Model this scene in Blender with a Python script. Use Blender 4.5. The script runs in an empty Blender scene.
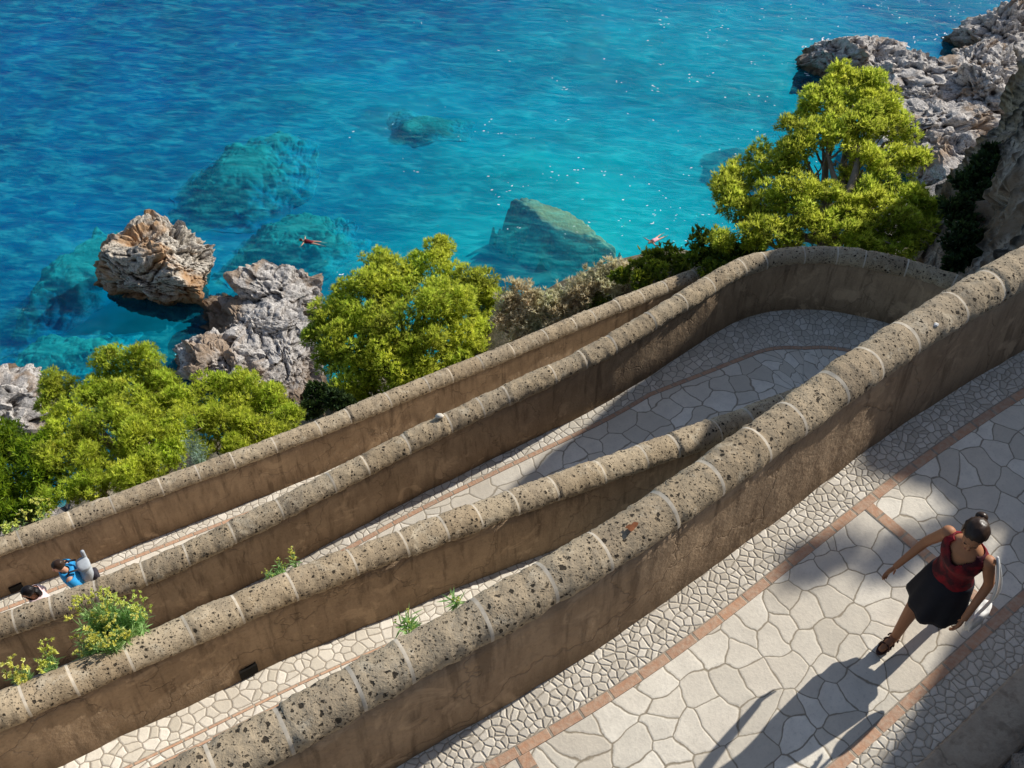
import bpy, bmesh, math, random
import numpy as np
from mathutils import Vector, Matrix
R = math.radians
scn = bpy.context.scene
COL = scn.collection
rng = np.random.default_rng(7)

# ------------------------------------------------------------------ camera
H = 7.0                      # the viewpoint stands 7 m above the upper path
DEP, ROLL, FPX = R(47), R(4), 1050.0
SEA = -38.0
_fw = np.array([0, math.cos(DEP), -math.sin(DEP)])
_u0 = np.array([0, math.sin(DEP), math.cos(DEP)])
_r0 = np.array([1., 0, 0])
RT = math.cos(ROLL) * _r0 + math.sin(ROLL) * _u0
UP = -math.sin(ROLL) * _r0 + math.cos(ROLL) * _u0
CAMP = np.array([0, 0, H])


def ray(px, py):
    return (px - 512) / FPX * RT - (py - 384) / FPX * UP + _fw


def at(px, py, z):
    """point of the place seen at a pixel, at height z"""
    v = ray(px, py)
    return CAMP + v * ((z - H) / v[2])


def dp(px, py, d):
    """point of the place seen at a pixel, at depth d"""
    return CAMP + d * ray(px, py)


cam = bpy.data.cameras.new('camera')
cam.sensor_width = 36
cam.lens = FPX / 1024 * 36
cam.clip_end = 8000
co = bpy.data.objects.new('camera', cam)
COL.objects.link(co)
m = Matrix.Identity(4)
for i in range(3):
    m[i][0], m[i][1], m[i][2], m[i][3] = RT[i], UP[i], -_fw[i], CAMP[i]
co.matrix_world = m
scn.camera = co

# ------------------------------------------------------------------ light
AZ, EL = 51, 35
world = bpy.data.worlds.new('World')
scn.world = world
world.use_nodes = True
nt = world.node_tree
sky = nt.nodes.new('ShaderNodeTexSky')
sky.sky_type = 'NISHITA'
sky.sun_disc = False
sky.sun_elevation = R(EL)
sky.sun_rotation = R(AZ)
nt.links.new(sky.outputs[0], nt.nodes['Background'].inputs[0])
nt.nodes['Background'].inputs[1].default_value = 0.11
sun = bpy.data.lights.new('sun', 'SUN')
sun.energy = 5.0
sun.angle = R(0.5)
sun.color = (1.0, 0.965, 0.89)
so = bpy.data.objects.new('sun', sun)
COL.objects.link(so)
sd = Vector((math.sin(R(AZ)) * math.cos(R(EL)), math.cos(R(AZ)) * math.cos(R(EL)), math.sin(R(EL))))
so.rotation_euler = sd.to_track_quat('Z', 'Y').to_euler()
scn.view_settings.view_transform = 'Standard'
scn.view_settings.look = 'None'
scn.view_settings.exposure = 0
scn.cycles.max_bounces = 8
scn.cycles.transparent_max_bounces = 24
scn.cycles.caustics_reflective = False
scn.cycles.caustics_refractive = False


# ------------------------------------------------------------------ noise (numpy)
def _hash(ix, iy, iz, seed):
    h = (ix.astype(np.int64) * 374761393 + iy.astype(np.int64) * 668265263 + iz.astype(np.int64) * 2147483647 + seed * 974711) & 0xffffffff
    h = ((h ^ (h >> 13)) * 1274126177) & 0xffffffff
    h = ((h ^ (h >> 16)) * 2246822519) & 0xffffffff
    return ((h ^ (h >> 15)) & 0xffffff) / float(0xffffff)


def vnoise(p, seed=0):
    f = np.floor(p)
    t = p - f
    t = t * t * (3 - 2 * t)
    i = f.astype(np.int64)
    r = 0
    for dx in (0, 1):
        for dy in (0, 1):
            for dz in (0, 1):
                w = (t[:, 0] if dx else 1 - t[:, 0]) * (t[:, 1] if dy else 1 - t[:, 1]) * (t[:, 2] if dz else 1 - t[:, 2])
                r = r + w * _hash(i[:, 0] + dx, i[:, 1] + dy, i[:, 2] + dz, seed)
    return r * 2 - 1


def fbm(p, octv=5, seed=0, gain=.5):
    a, s, r = 1., 1., 0
    for k in range(octv):
        r = r + a * vnoise(p * s + k * 17.3, seed + k)
        a *= gain
        s *= 2.03
    return r


def ridged(p, octv=5, seed=0, gain=.55):
    a, s, r = 1., 1., 0
    for k in range(octv):
        n = 1 - np.abs(vnoise(p * s + k * 9.7, seed + k))
        r = r + a * (n * n * 2 - 1)
        a *= gain
        s *= 2.1
    return r


def worley(p, seed=0):
    i = np.floor(p).astype(np.int64)
    f1 = np.full(len(p), 9.)
    f2 = np.full(len(p), 9.)
    for dx in (-1, 0, 1):
        for dy in (-1, 0, 1):
            for dz in (-1, 0, 1):
                c = i + np.array([dx, dy, dz])
                q = c + np.stack([_hash(c[:, 0], c[:, 1], c[:, 2], seed + s) for s in (11, 23, 37)], 1)
                d = np.linalg.norm(p - q, axis=1)
                f2 = np.minimum(f2, np.maximum(f1, d))
                f1 = np.minimum(f1, d)
    return f1, f2


def facets(q, scale, seed, tilt, step):
    """broken blocks: every cell of a jittered lattice gets a plane of its own"""
    p = q * scale
    i = np.floor(p).astype(np.int64)
    best = np.full(len(p), 9.)
    f2 = np.full(len(p), 9.)
    val = np.zeros(len(p))
    for dx in (-1, 0, 1):
        for dy in (-1, 0, 1):
            for dz in (-1, 0, 1):
                c = i + np.array([dx, dy, dz])
                o_ = p - (c + np.stack([_hash(c[:, 0], c[:, 1], c[:, 2], seed + s_) for s_ in (11, 23, 37)], 1))
                d = np.linalg.norm(o_, axis=1)
                h_ = [_hash(c[:, 0], c[:, 1], c[:, 2], seed + s_) - .5 for s_ in (51, 63, 77, 89)]
                vv_ = h_[0] * step + (o_[:, 0] * h_[1] + o_[:, 1] * h_[2] + o_[:, 2] * h_[3]) * tilt
                m_ = d < best
                f2 = np.where(m_, best, np.minimum(f2, d))
                val = np.where(m_, vv_, val)
                best = np.minimum(best, d)
    return val, f2 - best


# ------------------------------------------------------------------ object helpers
def link(name, me, mat=None, parent=None):
    o = bpy.data.objects.new(name, me)
    COL.objects.link(o)
    if mat is not None:
        for mm in (mat if isinstance(mat, (list, tuple)) else [mat]):
            me.materials.append(mm)
    if parent is not None:
        o.parent = parent
    return o


def mesh_np(verts, faces, smooth=True, mats=None):
    """verts (n,3); faces (m,3) or (m,4) int array, or list of those arrays"""
    me = bpy.data.meshes.new('m')
    if not isinstance(faces, list):
        faces = [faces]
    nl = sum(f.size for f in faces)
    nf = sum(len(f) for f in faces)
    me.vertices.add(len(verts))
    me.vertices.foreach_set('co', np.asarray(verts, np.float32).ravel())
    me.loops.add(nl)
    me.loops.foreach_set('vertex_index', np.concatenate([f.ravel() for f in faces]).astype(np.int32))
    me.polygons.add(nf)
    starts, tot = [], 0
    for f in faces:
        starts.append(np.arange(len(f)) * f.shape[1] + tot)
        tot += f.size
    me.polygons.foreach_set('loop_start', np.concatenate(starts).astype(np.int32))
    me.update(calc_edges=True)
    me.polygons.foreach_set('use_smooth', np.full(nf, smooth))
    if mats is not None:
        me.polygons.foreach_set('material_index', np.asarray(mats, np.int32))
    me.validate()
    return me


def grid_faces(nu, nv, closed_v=False):
    i = np.arange(nu - 1)[:, None]
    j = np.arange(nv if closed_v else nv - 1)[None, :]
    j2 = (j + 1) % nv
    return np.stack([i * nv + j, (i + 1) * nv + j, (i + 1) * nv + j2, i * nv + j2], -1).reshape(-1, 4)


def vcol(me, vals, name='col'):
    a = me.color_attributes.new(name, 'FLOAT_COLOR', 'POINT')
    v = np.asarray(vals, np.float32)
    if v.ndim == 1:
        v = np.stack([v, v, v, np.ones_like(v)], 1)
    a.data.foreach_set('color', v.ravel())


def set_uv(me, uv):
    l = me.uv_layers.new(name='uv')
    vi = np.zeros(len(me.loops), np.int32)
    me.loops.foreach_get('vertex_index', vi)
    l.data.foreach_set('uv', np.asarray(uv, np.float32)[vi].ravel())


def tag(o, label, cat, group=None):
    o['label'] = label
    o['category'] = cat
    if group:
        o['group'] = group
    return o


def struct(o):
    o['kind'] = 'structure'
    return o


def empty(name, loc=(0, 0, 0)):
    o = bpy.data.objects.new(name, None)
    o.empty_display_size = .1
    COL.objects.link(o)
    o.location = loc
    return o


def catmull(pts, step):
    pts = np.asarray(pts, float)
    P = np.vstack([2 * pts[0] - pts[1], pts, 2 * pts[-1] - pts[-2]])
    out = []
    for k in range(1, len(P) - 2):
        p0, p1, p2, p3 = P[k - 1:k + 3]
        n = max(2, int(np.linalg.norm(p2 - p1) / step * 2))
        t = np.linspace(0, 1, n, endpoint=False)[:, None]
        out.append(.5 * (2 * p1 + (p2 - p0) * t + (2 * p0 - 5 * p1 + 4 * p2 - p3) * t ** 2 + (3 * p1 - p0 - 3 * p2 + p3) * t ** 3))
    q = np.vstack(out + [P[-2:-1]])
    s = np.concatenate([[0], np.cumsum(np.linalg.norm(np.diff(q[:, :2], axis=0), axis=1))])
    ns = np.linspace(0, s[-1], max(2, int(s[-1] / step)))
    return np.stack([np.interp(ns, s, q[:, k]) for k in range(q.shape[1])], 1), ns


def smooth_line(p, it=3):
    p = p.copy()
    for _ in range(it):
        p[1:-1] = (p[:-2] + 2 * p[1:-1] + p[2:]) / 4
    return p


def normals2d(p):
    t = np.gradient(p[:, :2], axis=0)
    t /= np.linalg.norm(t, axis=1)[:, None]
    return np.stack([t[:, 1], -t[:, 0]], 1)      # to the right of the line: towards the viewer's side


def tube(pts, rad, seg=8, cap=True):
    pts = np.asarray(pts, float)
    rad = np.broadcast_to(np.asarray(rad, float), (len(pts),)).copy()
    t = np.gradient(pts, axis=0)
    t /= np.linalg.norm(t, axis=1)[:, None] + 1e-9
    ref = np.array([0, 0, 1.]) if abs(t[0, 2]) < .9 else np.array([1., 0, 0])
    a = np.cross(t, ref)
    a /= np.linalg.norm(a, axis=1)[:, None] + 1e-9
    b = np.cross(t, a)
    ang = np.linspace(0, 2 * math.pi, seg, endpoint=False)
    v = pts[:, None] + rad[:, None, None] * (np.cos(ang)[None, :, None] * a[:, None] + np.sin(ang)[None, :, None] * b[:, None])
    v = v.reshape(-1, 3)
    f = [grid_faces(len(pts), seg, True)]
    if cap:
        n = len(v)
        v = np.vstack([v, pts[0] - t[0] * rad[0] * .6, pts[-1] + t[-1] * rad[-1] * .6])
        k = np.arange(seg)
        f.append(np.stack([np.full(seg, n), k, (k + 1) % seg], 1))
        e = (len(pts) - 1) * seg
        f.append(np.stack([np.full(seg, n + 1), e + (k + 1) % seg, e + k], 1))
    return v, f


def merge(parts):
    """parts: list of (verts, [faces])"""
    V, F3, F4, n = [], [], [], 0
    for v, fs in parts:
        V.append(v)
        for f in (fs if isinstance(fs, list) else [fs]):
            (F3 if f.shape[1] == 3 else F4).append(f + n)
        n += len(v)
    out = []
    if F4:
        out.append(np.concatenate(F4))
    if F3:
        out.append(np.concatenate(F3))
    return np.vstack(V), out


_ico = {}


def ico(sub):
    if sub not in _ico:
        bm = bmesh.new()
        bmesh.ops.create_icosphere(bm, subdivisions=sub, radius=1)
        v = np.array([x.co[:] for x in bm.verts])
        f = np.array([[x.index for x in q.verts] for q in bm.faces])
        bm.free()
        _ico[sub] = (v, f)
    v, f = _ico[sub]
    return v.copy(), f


def ell(c, r, rot=None, sub=3):
    v, f = ico(sub)
    v = v * np.asarray(r)
    if rot is not None:
        v = v @ np.asarray(rot).T
    return v + np.asarray(c), [f]


# ------------------------------------------------------------------ material helpers
class NT:
    def __init__(s, name):
        s.m = bpy.data.materials.new(name)
        s.m.use_nodes = True
        s.t = s.m.node_tree
        s.b = s.t.nodes['Principled BSDF']
        s.out = s.t.nodes['Material Output']
        s.b.inputs['Roughness'].default_value = .85
        s.b.inputs['Specular IOR Level'].default_value = .25

    def n(s, typ, ins=None, **kw):
        x = s.t.nodes.new('ShaderNode' + typ)
        for k, v in kw.items():
            setattr(x, k, v)
        for k, v in (ins or {}).items():
            s.set(x, k, v)
        return x

    def set(s, x, k, v):
        i = x.inputs[k]
        if hasattr(v, 'bl_idname') and hasattr(v, 'outputs'):
            v = v.outputs[0]
        if isinstance(v, bpy.types.NodeSocket):
            s.t.links.new(v, i)
        else:
            i.default_value = v

    def ramp(s, fac, stops, interp='LINEAR'):
        x = s.n('ValToRGB', {0: fac})
        x.color_ramp.interpolation = interp
        e = x.color_ramp.elements
        while len(e) < len(stops):
            e.new(.5)
        for q, (p, c) in zip(e, stops):
            q.position = p
            q.color = (c, c, c, 1) if isinstance(c, (int, float)) else (*c, 1)
        return x.outputs[0]

    def noise(s, vec, scale, detail=4, rough=.55, dist=0, out=0):
        return s.n('TexNoise', {'Vector': vec, 'Scale': scale, 'Detail': detail, 'Roughness': rough, 'Distortion': dist}).outputs[out]

    def vor(s, vec, scale, feature='F1', out=0, dims='3D', rnd=1.0):
        return s.n('TexVoronoi', {'Vector': vec, 'Scale': scale, 'Randomness': rnd}, feature=feature, voronoi_dimensions=dims).outputs[out]

    def math(s, op, a, b=0.0, c=None, clamp=False):
        x = s.n('Math', {0: a, 1: b}, operation=op, use_clamp=clamp)
        if c is not None:
            s.set(x, 2, c)
        return x.outputs[0]

    def mix(s, fac, a, b, blend='MIX'):
        x = s.n('Mix', None, data_type='RGBA', blend_type=blend)
        s.set(x, 0, fac)
        s.set(x, 6, a if not isinstance(a, tuple) else (*a[:3], 1))
        s.set(x, 7, b if not isinstance(b, tuple) else (*b[:3], 1))
        return x.outputs[2]

    def bump(s, h, strength=.5, dist=.02, normal=None):
        x = s.n('Bump', {'Height': h, 'Strength': strength, 'Distance': dist})
        if normal is not None:
            s.set(x, 'Normal', normal)
        return x.outputs[0]

    def obj(s):
        return s.n('NewGeometry').outputs['Position']

    def uv(s):
        return s.n('TexCoord').outputs['UV']

    def scale(s, v, sc):
        return s.n('VectorMath', {0: v, 1: sc}, operation='MULTIPLY').outputs[0]

    def add(s, a, b):
        return s.n('VectorMath', {0: a, 1: b}, operation='ADD').outputs[0]

    def fin(s, col=None, normal=None, rough=None):
        if col is not None:
            s.set(s.b, 'Base Color', col if not isinstance(col, tuple) else (*col[:3], 1))
        if normal is not None:
            s.set(s.b, 'Normal', normal)
        if rough is not None:
            s.set(s.b, 'Roughness', rough)
        return s.m


def flat(name, col, rough=.8, var=.25, scale=40):
    k = NT(name)
    n = k.noise(k.obj(), scale, 4)
    c = k.mix(n, tuple(np.array(col) * (1 - var)), tuple(np.array(col) * (1 + var)))
    return k.fin(c, k.bump(n, .2, .005), rough)


def mat_paving(name, scale, gap, hi, lo, joint, tone=1.0, warp=.27):
    k = NT(name)
    uv = k.uv()
    d = k.n('VectorMath', {0: k.noise(uv, 2.2, 2, .5, 0, 1), 1: (.5, .5, .5)}, operation='SUBTRACT').outputs[0]
    p = k.add(uv, k.scale(d, (warp, warp, 0)))
    d2 = k.n('VectorMath', {0: k.noise(uv, 14, 3, .6, 0, 1), 1: (.5, .5, .5)}, operation='SUBTRACT').outputs[0]
    p = k.add(p, k.scale(d2, (.018, .018, 0)))
    e = k.vor(p, scale, 'DISTANCE_TO_EDGE', 0, '2D', .95)
    cc = k.vor(p, scale, 'F1', 1, '2D', .95)
    cell = k.n('SeparateColor', {0: cc})
    fine = k.noise(uv, 38, 5, .65)
    mid = k.noise(uv, 7, 4, .6)
    big = k.noise(uv, .9, 3, .6)
    stone = k.mix(cell.outputs[0], lo, hi)
    stone = k.mix(k.math('MULTIPLY', k.math('POWER', cell.outputs[1], 2.0), .55), stone, tuple(np.array([.30, .265, .21]) * tone))
    stone = k.mix(k.math('MULTIPLY', k.ramp(mid, [(.35, 1.), (.6, 0.)]), .28), stone, tuple(np.array([.30, .27, .225]) * tone))
    stone = k.mix(k.math('MULTIPLY', k.ramp(fine, [(.52, 0.), (.74, 1.)]), .34), stone, tuple(np.array([.22, .195, .16]) * tone))
    stone = k.mix(k.math('MULTIPLY', k.ramp(big, [(.3, 1.), (.55, 0.)]), .35), stone, tuple(np.array([.30, .26, .21]) * tone))
    jn = k.mix(k.noise(uv, 25, 4), tuple(np.array(joint) * .6), tuple(np.array(joint) * 1.35))
    gg = k.math('MULTIPLY', gap, k.math('ADD', k.noise(uv, 6, 2), .45))
    mask = k.n('MapRange', {0: e, 1: k.math('MULTIPLY', gg, .55), 2: k.math('MULTIPLY', gg, 1.6), 3: 0., 4: 1.}).outputs[0]
    col = k.mix(mask, jn, stone)
    h = k.math('ADD', k.math('MULTIPLY', k.math('MINIMUM', e, gap * 3), 1.6), k.math('ADD', k.math('MULTIPLY', mid, .16), k.math('MULTIPLY', fine, .13)))
    h = k.math('ADD', h, k.math('MULTIPLY', cell.outputs[2], .05))
    return k.fin(col, k.bump(h, .7, .035), .9)


M = {}
M['flag'] = mat_paving('flagstones', 4.6, .023, (1.0, .92, .78), (.78, .69, .56), (.36, .30, .22), 1.8)
M['pebble'] = mat_paving('pebble_border', 16, .06, (.90, .82, .70), (.62, .55, .45), (.42, .36, .28), 1.75, .08)

M['flag2'] = mat_paving('flagstones_lower', 3.1, .026, (1.0, .92, .79), (.80, .71, .58), (.38, .32, .24), 1.8)
M['pebble2'] = mat_paving('pebble_border_lower', 8.5, .05, (.95, .87, .75), (.70, .625, .51), (.38, .32, .25), 1.75, .14)

def mat_brick():
    k = NT('brick_edging')
    uv = k.uv()
    b = k.n('TexBrick', {'Vector': uv, 'Color1': (.60, .33, .20, 1), 'Color2': (.50, .29, .19, 1), 'Mortar': (.33, .28, .22, 1), 'Scale': 1.0,
                         'Mortar Size': .012, 'Mortar Smooth': .3, 'Brick Width': .25, 'Row Height': .3})
    n = k.noise(uv, 22, 5, .65)
    c = k.mix(k.math('MULTIPLY', k.ramp(n, [(.4, 0.), (.7, 1.)]), .7), b.outputs[0], (.62, .50, .37))
    return k.fin(c, k.bump(k.math('SUBTRACT', n, b.outputs[1]), .5, .015), .9)


M['brick'] = mat_brick()


def mat_plaster(name, c1, c2, dark, pos_streak=True):
    k = NT(name)
    p = k.obj()
    n1 = k.noise(p, 1.1, 6, .62)
    n2 = k.noise(k.scale(p, (5, 5, 1.3)), 1.5, 5, .6)
    n3 = k.noise(p, 30, 5, .65)
    c = k.mix(k.ramp(n1, [(.32, 0.), (.68, 1.)]), c1, c2)
    c = k.mix(k.math('MULTIPLY', k.ramp(n2, [(.45, 0.), (.72, 1.)]), .6), c, dark)
    c = k.mix(k.math('MULTIPLY', k.ramp(n3, [(.5, 0.), (.75, 1.)]), .35), c, tuple(np.array(dark) * .7))
    uv = k.uv()
    v = k.n('SeparateXYZ', {0: uv}).outputs[1]          # height above the path: darker towards the foot
    foot = k.ramp(k.math('ADD', v, k.math('MULTIPLY', k.math('SUBTRACT', n1, .5), .5)), [(.0, 1.), (.30, 0.)])
    c = k.mix(k.math('MULTIPLY', foot, .55), c, tuple(np.array(dark) * .5))
    dr = k.noise(k.scale(p, (9, 9, .55)), 1.0, 4, .6)
    c = k.mix(k.math('MULTIPLY', k.ramp(dr, [(.54, 0.), (.66, 1.)]), .5), c, tuple(np.array(dark) * .55))
    c = k.mix(k.math('MULTIPLY', k.ramp(k.noise(p, 2.1, 5, .65, .8), [(.58, 0.), (.64, 1.)]), .5), c, tuple(np.array(c1) * 1.25))
    dc = k.n('VectorMath', {0: k.noise(p, 3, 3, .6, 0, 1), 1: (.5, .5, .5)}, operation='SUBTRACT').outputs[0]
    cr = k.vor(k.add(p, k.scale(dc, (.5, .5, .5))), .9, 'DISTANCE_TO_EDGE', 0)
    ck = k.ramp(cr, [(.0, 1.), (.012, 0.)])
    c = k.mix(k.math('MULTIPLY', ck, k.math('MULTIPLY', n1, .55)), c, tuple(np.array(dark) * .35))
    h = k.math('ADD', k.noise(p, 6, 5, .6), k.math('MULTIPLY', n3, .3))
    h = k.math('SUBTRACT', h, k.math('MULTIPLY', ck, .4))
    return k.fin(c, k.bump(h, .55, .05), .93)


M['plaster'] = mat_plaster('wall_render', (.50, .355, .225), (.36, .25, .155), (.21, .14, .085))


def mat_tuff():
    k = NT('tuff_coping')
    p = k.obj()
    a = k.n('Attribute', attribute_name='col')
    s = k.n('SeparateColor', {0: a.outputs[0]})
    n1 = k.noise(p, 3.0, 5, .6)
    n3 = k.noise(p, 60, 4, .7)
    c = k.mix(k.ramp(n1, [(.3, 0.), (.7, 1.)]), (.40, .305, .19), (.61, .48, .315))
    c = k.mix(k.math('MULTIPLY', s.outputs[0], .55), c, (.27, .19, .115))
    c = k.mix(k.math('MULTIPLY', s.outputs[1], .45), c, (.48, .40, .29))
    c = k.mix(k.math('MULTIPLY', k.ramp(n3, [(.48, 0.), (.72, 1.)]), .55), c, (.26, .195, .13))
    c = k.mix(k.math('MULTIPLY', k.ramp(k.noise(p, 4.5, 5, .65, .5), [(.56, 0.), (.66, 1.)]), .55), c, (.62, .53, .39))
    c = k.mix(k.math('MULTIPLY', k.ramp(k.noise(p, 1.6, 5, .7), [(.52, 0.), (.68, 1.)]), .55), c, (.20, .155, .11))
    d = k.n('VectorMath', {0: k.noise(p, 25, 3, .6, 0, 1), 1: (.5, .5, .5)}, operation='SUBTRACT').outputs[0]
    q = k.add(p, k.scale(d, (.05, .05, .05)))
    f1 = k.vor(q, 21, 'F1', 0)
    rnd = k.n('SeparateColor', {0: k.vor(q, 21, 'F1', 1)})
    lim = k.math('MULTIPLY', k.math('POWER', rnd.outputs[0], 1.9), .46)
    pit = k.math('MULTIPLY', k.math('SUBTRACT', lim, f1), 9.0, None, True)
    f2 = k.vor(q, 52, 'F1', 0)
    rn2 = k.n('SeparateColor', {0: k.vor(q, 52, 'F1', 1)})
    lim2 = k.math('MULTIPLY', k.math('POWER', rn2.outputs[1], 1.4), .53)
    pit2 = k.math('MULTIPLY', k.math('SUBTRACT', lim2, f2), 6.0, None, True)
    pits = k.math('MAXIMUM', pit, k.math('MULTIPLY', pit2, .8))
    c = k.mix(k.math('MULTIPLY', pits, .92), c, (.022, .017, .012))
    h = k.math('SUBTRACT', k.math('ADD', k.math('MULTIPLY', n3, .25), k.math('MULTIPLY', k.noise(p, 12, 4), .6)), k.math('MULTIPLY', pits, 1.3))
    return k.fin(c, k.bump(h, .8, .03), .95)


M['tuff'] = mat_tuff()
M['mortar'] = flat('pale_mortar', (.58, .50, .39), .95, .45, 14)

# ------------------------------------------------------------------ walls and paths
W1 = [(-4.6, .75, .25), (-2.6, 2.05, .48), (-1.48, 2.78, .62), (-.73, 3.27, .75), (.15, 3.82, .9), (1.03, 4.45, 1.03), (1.94, 5.22, 1.15), (2.96, 6.08, 1.3), (3.84, 6.75, 1.42), (4.21, 7.0, 1.48), (6.2, 8.3, 1.72)]
W2 = [(-8.6, 1.2, -1.45), (-6.4, 2.65, -1.75), (-4.36, 4.09, -2.0), (-3.44, 4.78, -2.15), (-2.04, 5.83, -2.35), (-.26, 7.03, -2.62), (1.12, 7.92, -2.8), (2.4, 8.71, -2.95), (3.52, 9.42, -3.05), (4.3, 9.9, -3.12)]
W3 = [(-10.2, 4.35, -5.3), (-8.0, 5.48, -5.05), (-6.15, 6.44, -4.85), (-4.49, 7.29, -4.7), (-2.74, 8.42, -4.45), (-1.5, 9.32, -4.3), (-.16, 10.18, -4.1), (1.26, 11.08, -3.9), (2.47, 12.03, -3.7), (3.61, 12.96, -3.6), (4.75, 13.27, -3.55), (5.67, 13.14, -3.5), (6.64, 12.83, -3.5), (7.6, 12.2, -3.5)]
W4 = [(-11.6, 6.3, -6.7), (-9.6, 7.65, -6.8), (-7.73, 8.91, -6.9), (-5.81, 10.23, -7.0), (-3.63, 11.7, -7.1), (-2.03, 12.9, -7.2), (-.28, 14.2, -7.3), (1.67, 15.69, -7.4), (3.49, 17.02, -7.5), (5.2, 18.2, -7.6)]
TH = .155                     # half thickness of a parapet
WH = 1.07                     # height of coping above its path


def wall(name, pts, drop, label, blk, seed, hgt=WH, holes=()):
    """a rendered masonry parapet standing on its retaining wall, capped with rounded tuff blocks"""
    line, s = catmull(pts, .05)
    line = smooth_line(line, 40)
    nrm = normals2d(line)
    n = len(line)
    root = empty(name, line[n // 2] - np.array([0, 0, hgt]))
    tag(root, label, 'wall', 'rendered parapet walls of the zigzag path')
    lr = np.random.default_rng(seed)
    # body: inner foot, inner top, outer top, outer foot
    ch = .15
    off = np.array([-.045, -.03, -.015, 0., 0, 0, .02, .10])
    zz = np.array([0, .25, .5, .8, 1., 1.0, .5, .0])
    cols = []
    prof = [(TH + .10, -.25), (TH + .09, 0.), (TH + .065, .22), (TH + .03, .48), (TH, .72), (TH - .02, hgt - ch + .03), (-TH + .02, hgt - ch + .03), (-TH, .4), (-TH - .06, -.6), (-TH - .12, -drop)]
    V, UV = [], []
    for o_, z_ in prof:
        p = np.zeros((n, 3))
        p[:, :2] = line[:, :2] + nrm * o_
        p[:, 2] = line[:, 2] - hgt + z_
        V.append(p)
        UV.append(np.stack([s, np.full(n, z_)], 1))
    V = np.stack(V, 1)
    wob = fbm(V.reshape(-1, 3) * 1.7, 4, seed).reshape(n, len(prof)) * .018
    V[:, :, :2] += nrm[:, None] * wob[..., None]
    me = mesh_np(V.reshape(-1, 3) - np.array(root.location), grid_faces(n, len(prof))[:, ::-1])
    set_uv(me, np.stack(UV, 1).reshape(-1, 2))
    link('rendered_wall', me, M['plaster'], root)
    # coping: rounded blocks with mortar joints
    k = 17
    ang = np.linspace(-.40, math.pi + .40, k)
    # joints
    js, x = [], lr.uniform(.1, .5)
    while x < s[-1]:
        js.append(x)
        x += blk * lr.uniform(.68, 1.30)
    js = np.array(js)
    # stations: dense, with exact stations at each joint edge
    jw = .0125
    st0 = np.arange(0, s[-1], .028)
    st0 = st0[np.abs(st0[:, None] - js[None]).min(1) > .046]
    st = np.unique(np.concatenate([st0, js - jw, js + jw, js - jw - .02, js + jw + .02]))
    st = st[(st >= 0) & (st <= s[-1])]
    L = np.stack([np.interp(st, s, line[:, q]) for q in range(3)], 1)
    N = np.stack([np.interp(st, s, nrm[:, q]) for q in range(2)], 1)
    near = np.abs(st[:, None] - js[None]).min(1)
    isj = near <= jw + 1e-5
    bid = np.searchsorted(js, st)
    bt = lr.normal(0, .010, len(js) + 2)
    bz = lr.normal(0, .006, len(js) + 2)
    rr = np.where(isj, .001, np.where(near < jw + .021, .001, .005 + bt[bid] * .6))
    A = (TH + .012 + rr)[:, None] * np.cos(ang)[None] * np.where(np.abs(np.cos(ang)) > .0, 1, 1)
    Z = (ch + rr + bz[bid])[:, None] * np.sin(ang)[None]
    Z = np.where(Z < 0, Z * .75, Z)
    P = np.zeros((len(st), k, 3))
    P[:, :, :2] = L[:, None, :2] + N[:, None] * A[..., None]
    P[:, :, 2] = L[:, None, 2] - ch + Z
    flat_ = P.reshape(-1, 3)
    dn = fbm(flat_ * 5, 3, seed + 5) * .008 + np.where(np.repeat(isj, k), 0, fbm(flat_ * 22, 3, seed + 9) * .009)
    f1, f2 = worley(flat_ * 13, seed)
    hh = _hash(np.floor(flat_[:, 0] * 3).astype(np.int64), np.floor(flat_[:, 1] * 3).astype(np.int64), np.floor(flat_[:, 2] * 3).astype(np.int64), 3)
    dn -= np.where(np.repeat(isj, k), 0, np.clip(.30 - f1, 0, 1) * .05)
    dirv = np.zeros_like(P)
    dirv[:, :, :2] = N[:, None] * np.cos(ang)[None, :, None]
    dirv[:, :, 2] = np.sin(ang)[None]
    flat_ = flat_ + dirv.reshape(-1, 3) * dn[:, None]
    g = grid_faces(len(st), k)
    fm = np.repeat((isj[:-1] & isj[1:]).astype(int), k - 1)
    me = mesh_np(flat_ - np.array(root.location), g, True, fm)
    c1 = lr.random(len(js) + 2)
    c2 = lr.random(len(js) + 2)
    cc = np.stack([c1[bid], c2[bid], c1[bid] * 0, np.ones(len(st))], 1)
    vcol(me, np.repeat(cc, k, 0))
    link('coping', me, [M['tuff'], M['mortar']], root)
    for (hs, hz, hw, hh_) in holes:       # drain openings at the foot of the wall
        i = int(np.argmin(np.abs(s - hs)))
        t = np.array([-nrm[i, 1], nrm[i, 0], 0])
        c = np.array([*(line[i, :2] + nrm[i] * (TH + .072)), line[i, 2] - hgt + hz])
        nn = np.array([*nrm[i], 0])
        q = [c + t * a * hw / 2 + np.array([0, 0, b * hh_ / 2]) + nn * .016 for a, b in ((-1, -1), (1, -1), (1, 1), (-1, 1))]
        q2 = [x + nn * .012 for x in q]
        q = [x - nn * .12 for x in q]
        me = mesh_np(np.array(q + q2) - np.array(root.location), np.array([[4, 5, 6, 7], [0, 1, 5, 4], [1, 2, 6, 5], [2, 3, 7, 6], [3, 0, 4, 7]]), False)
        link('drain_opening', me, M['hole'], root)
    return root, line, s, nrm


M['hole'] = flat('drain_dark', (.012, .010, .008), .95)


def s_of(line, s, p):
    return s[int(np.argmin(np.linalg.norm(line[:, :2] - np.asarray(p)[:2], axis=1)))]


def hole_s(pts, p):
    l, s = catmull(pts, .05)
    return s_of(smooth_line(l, 40), s, p)


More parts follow.
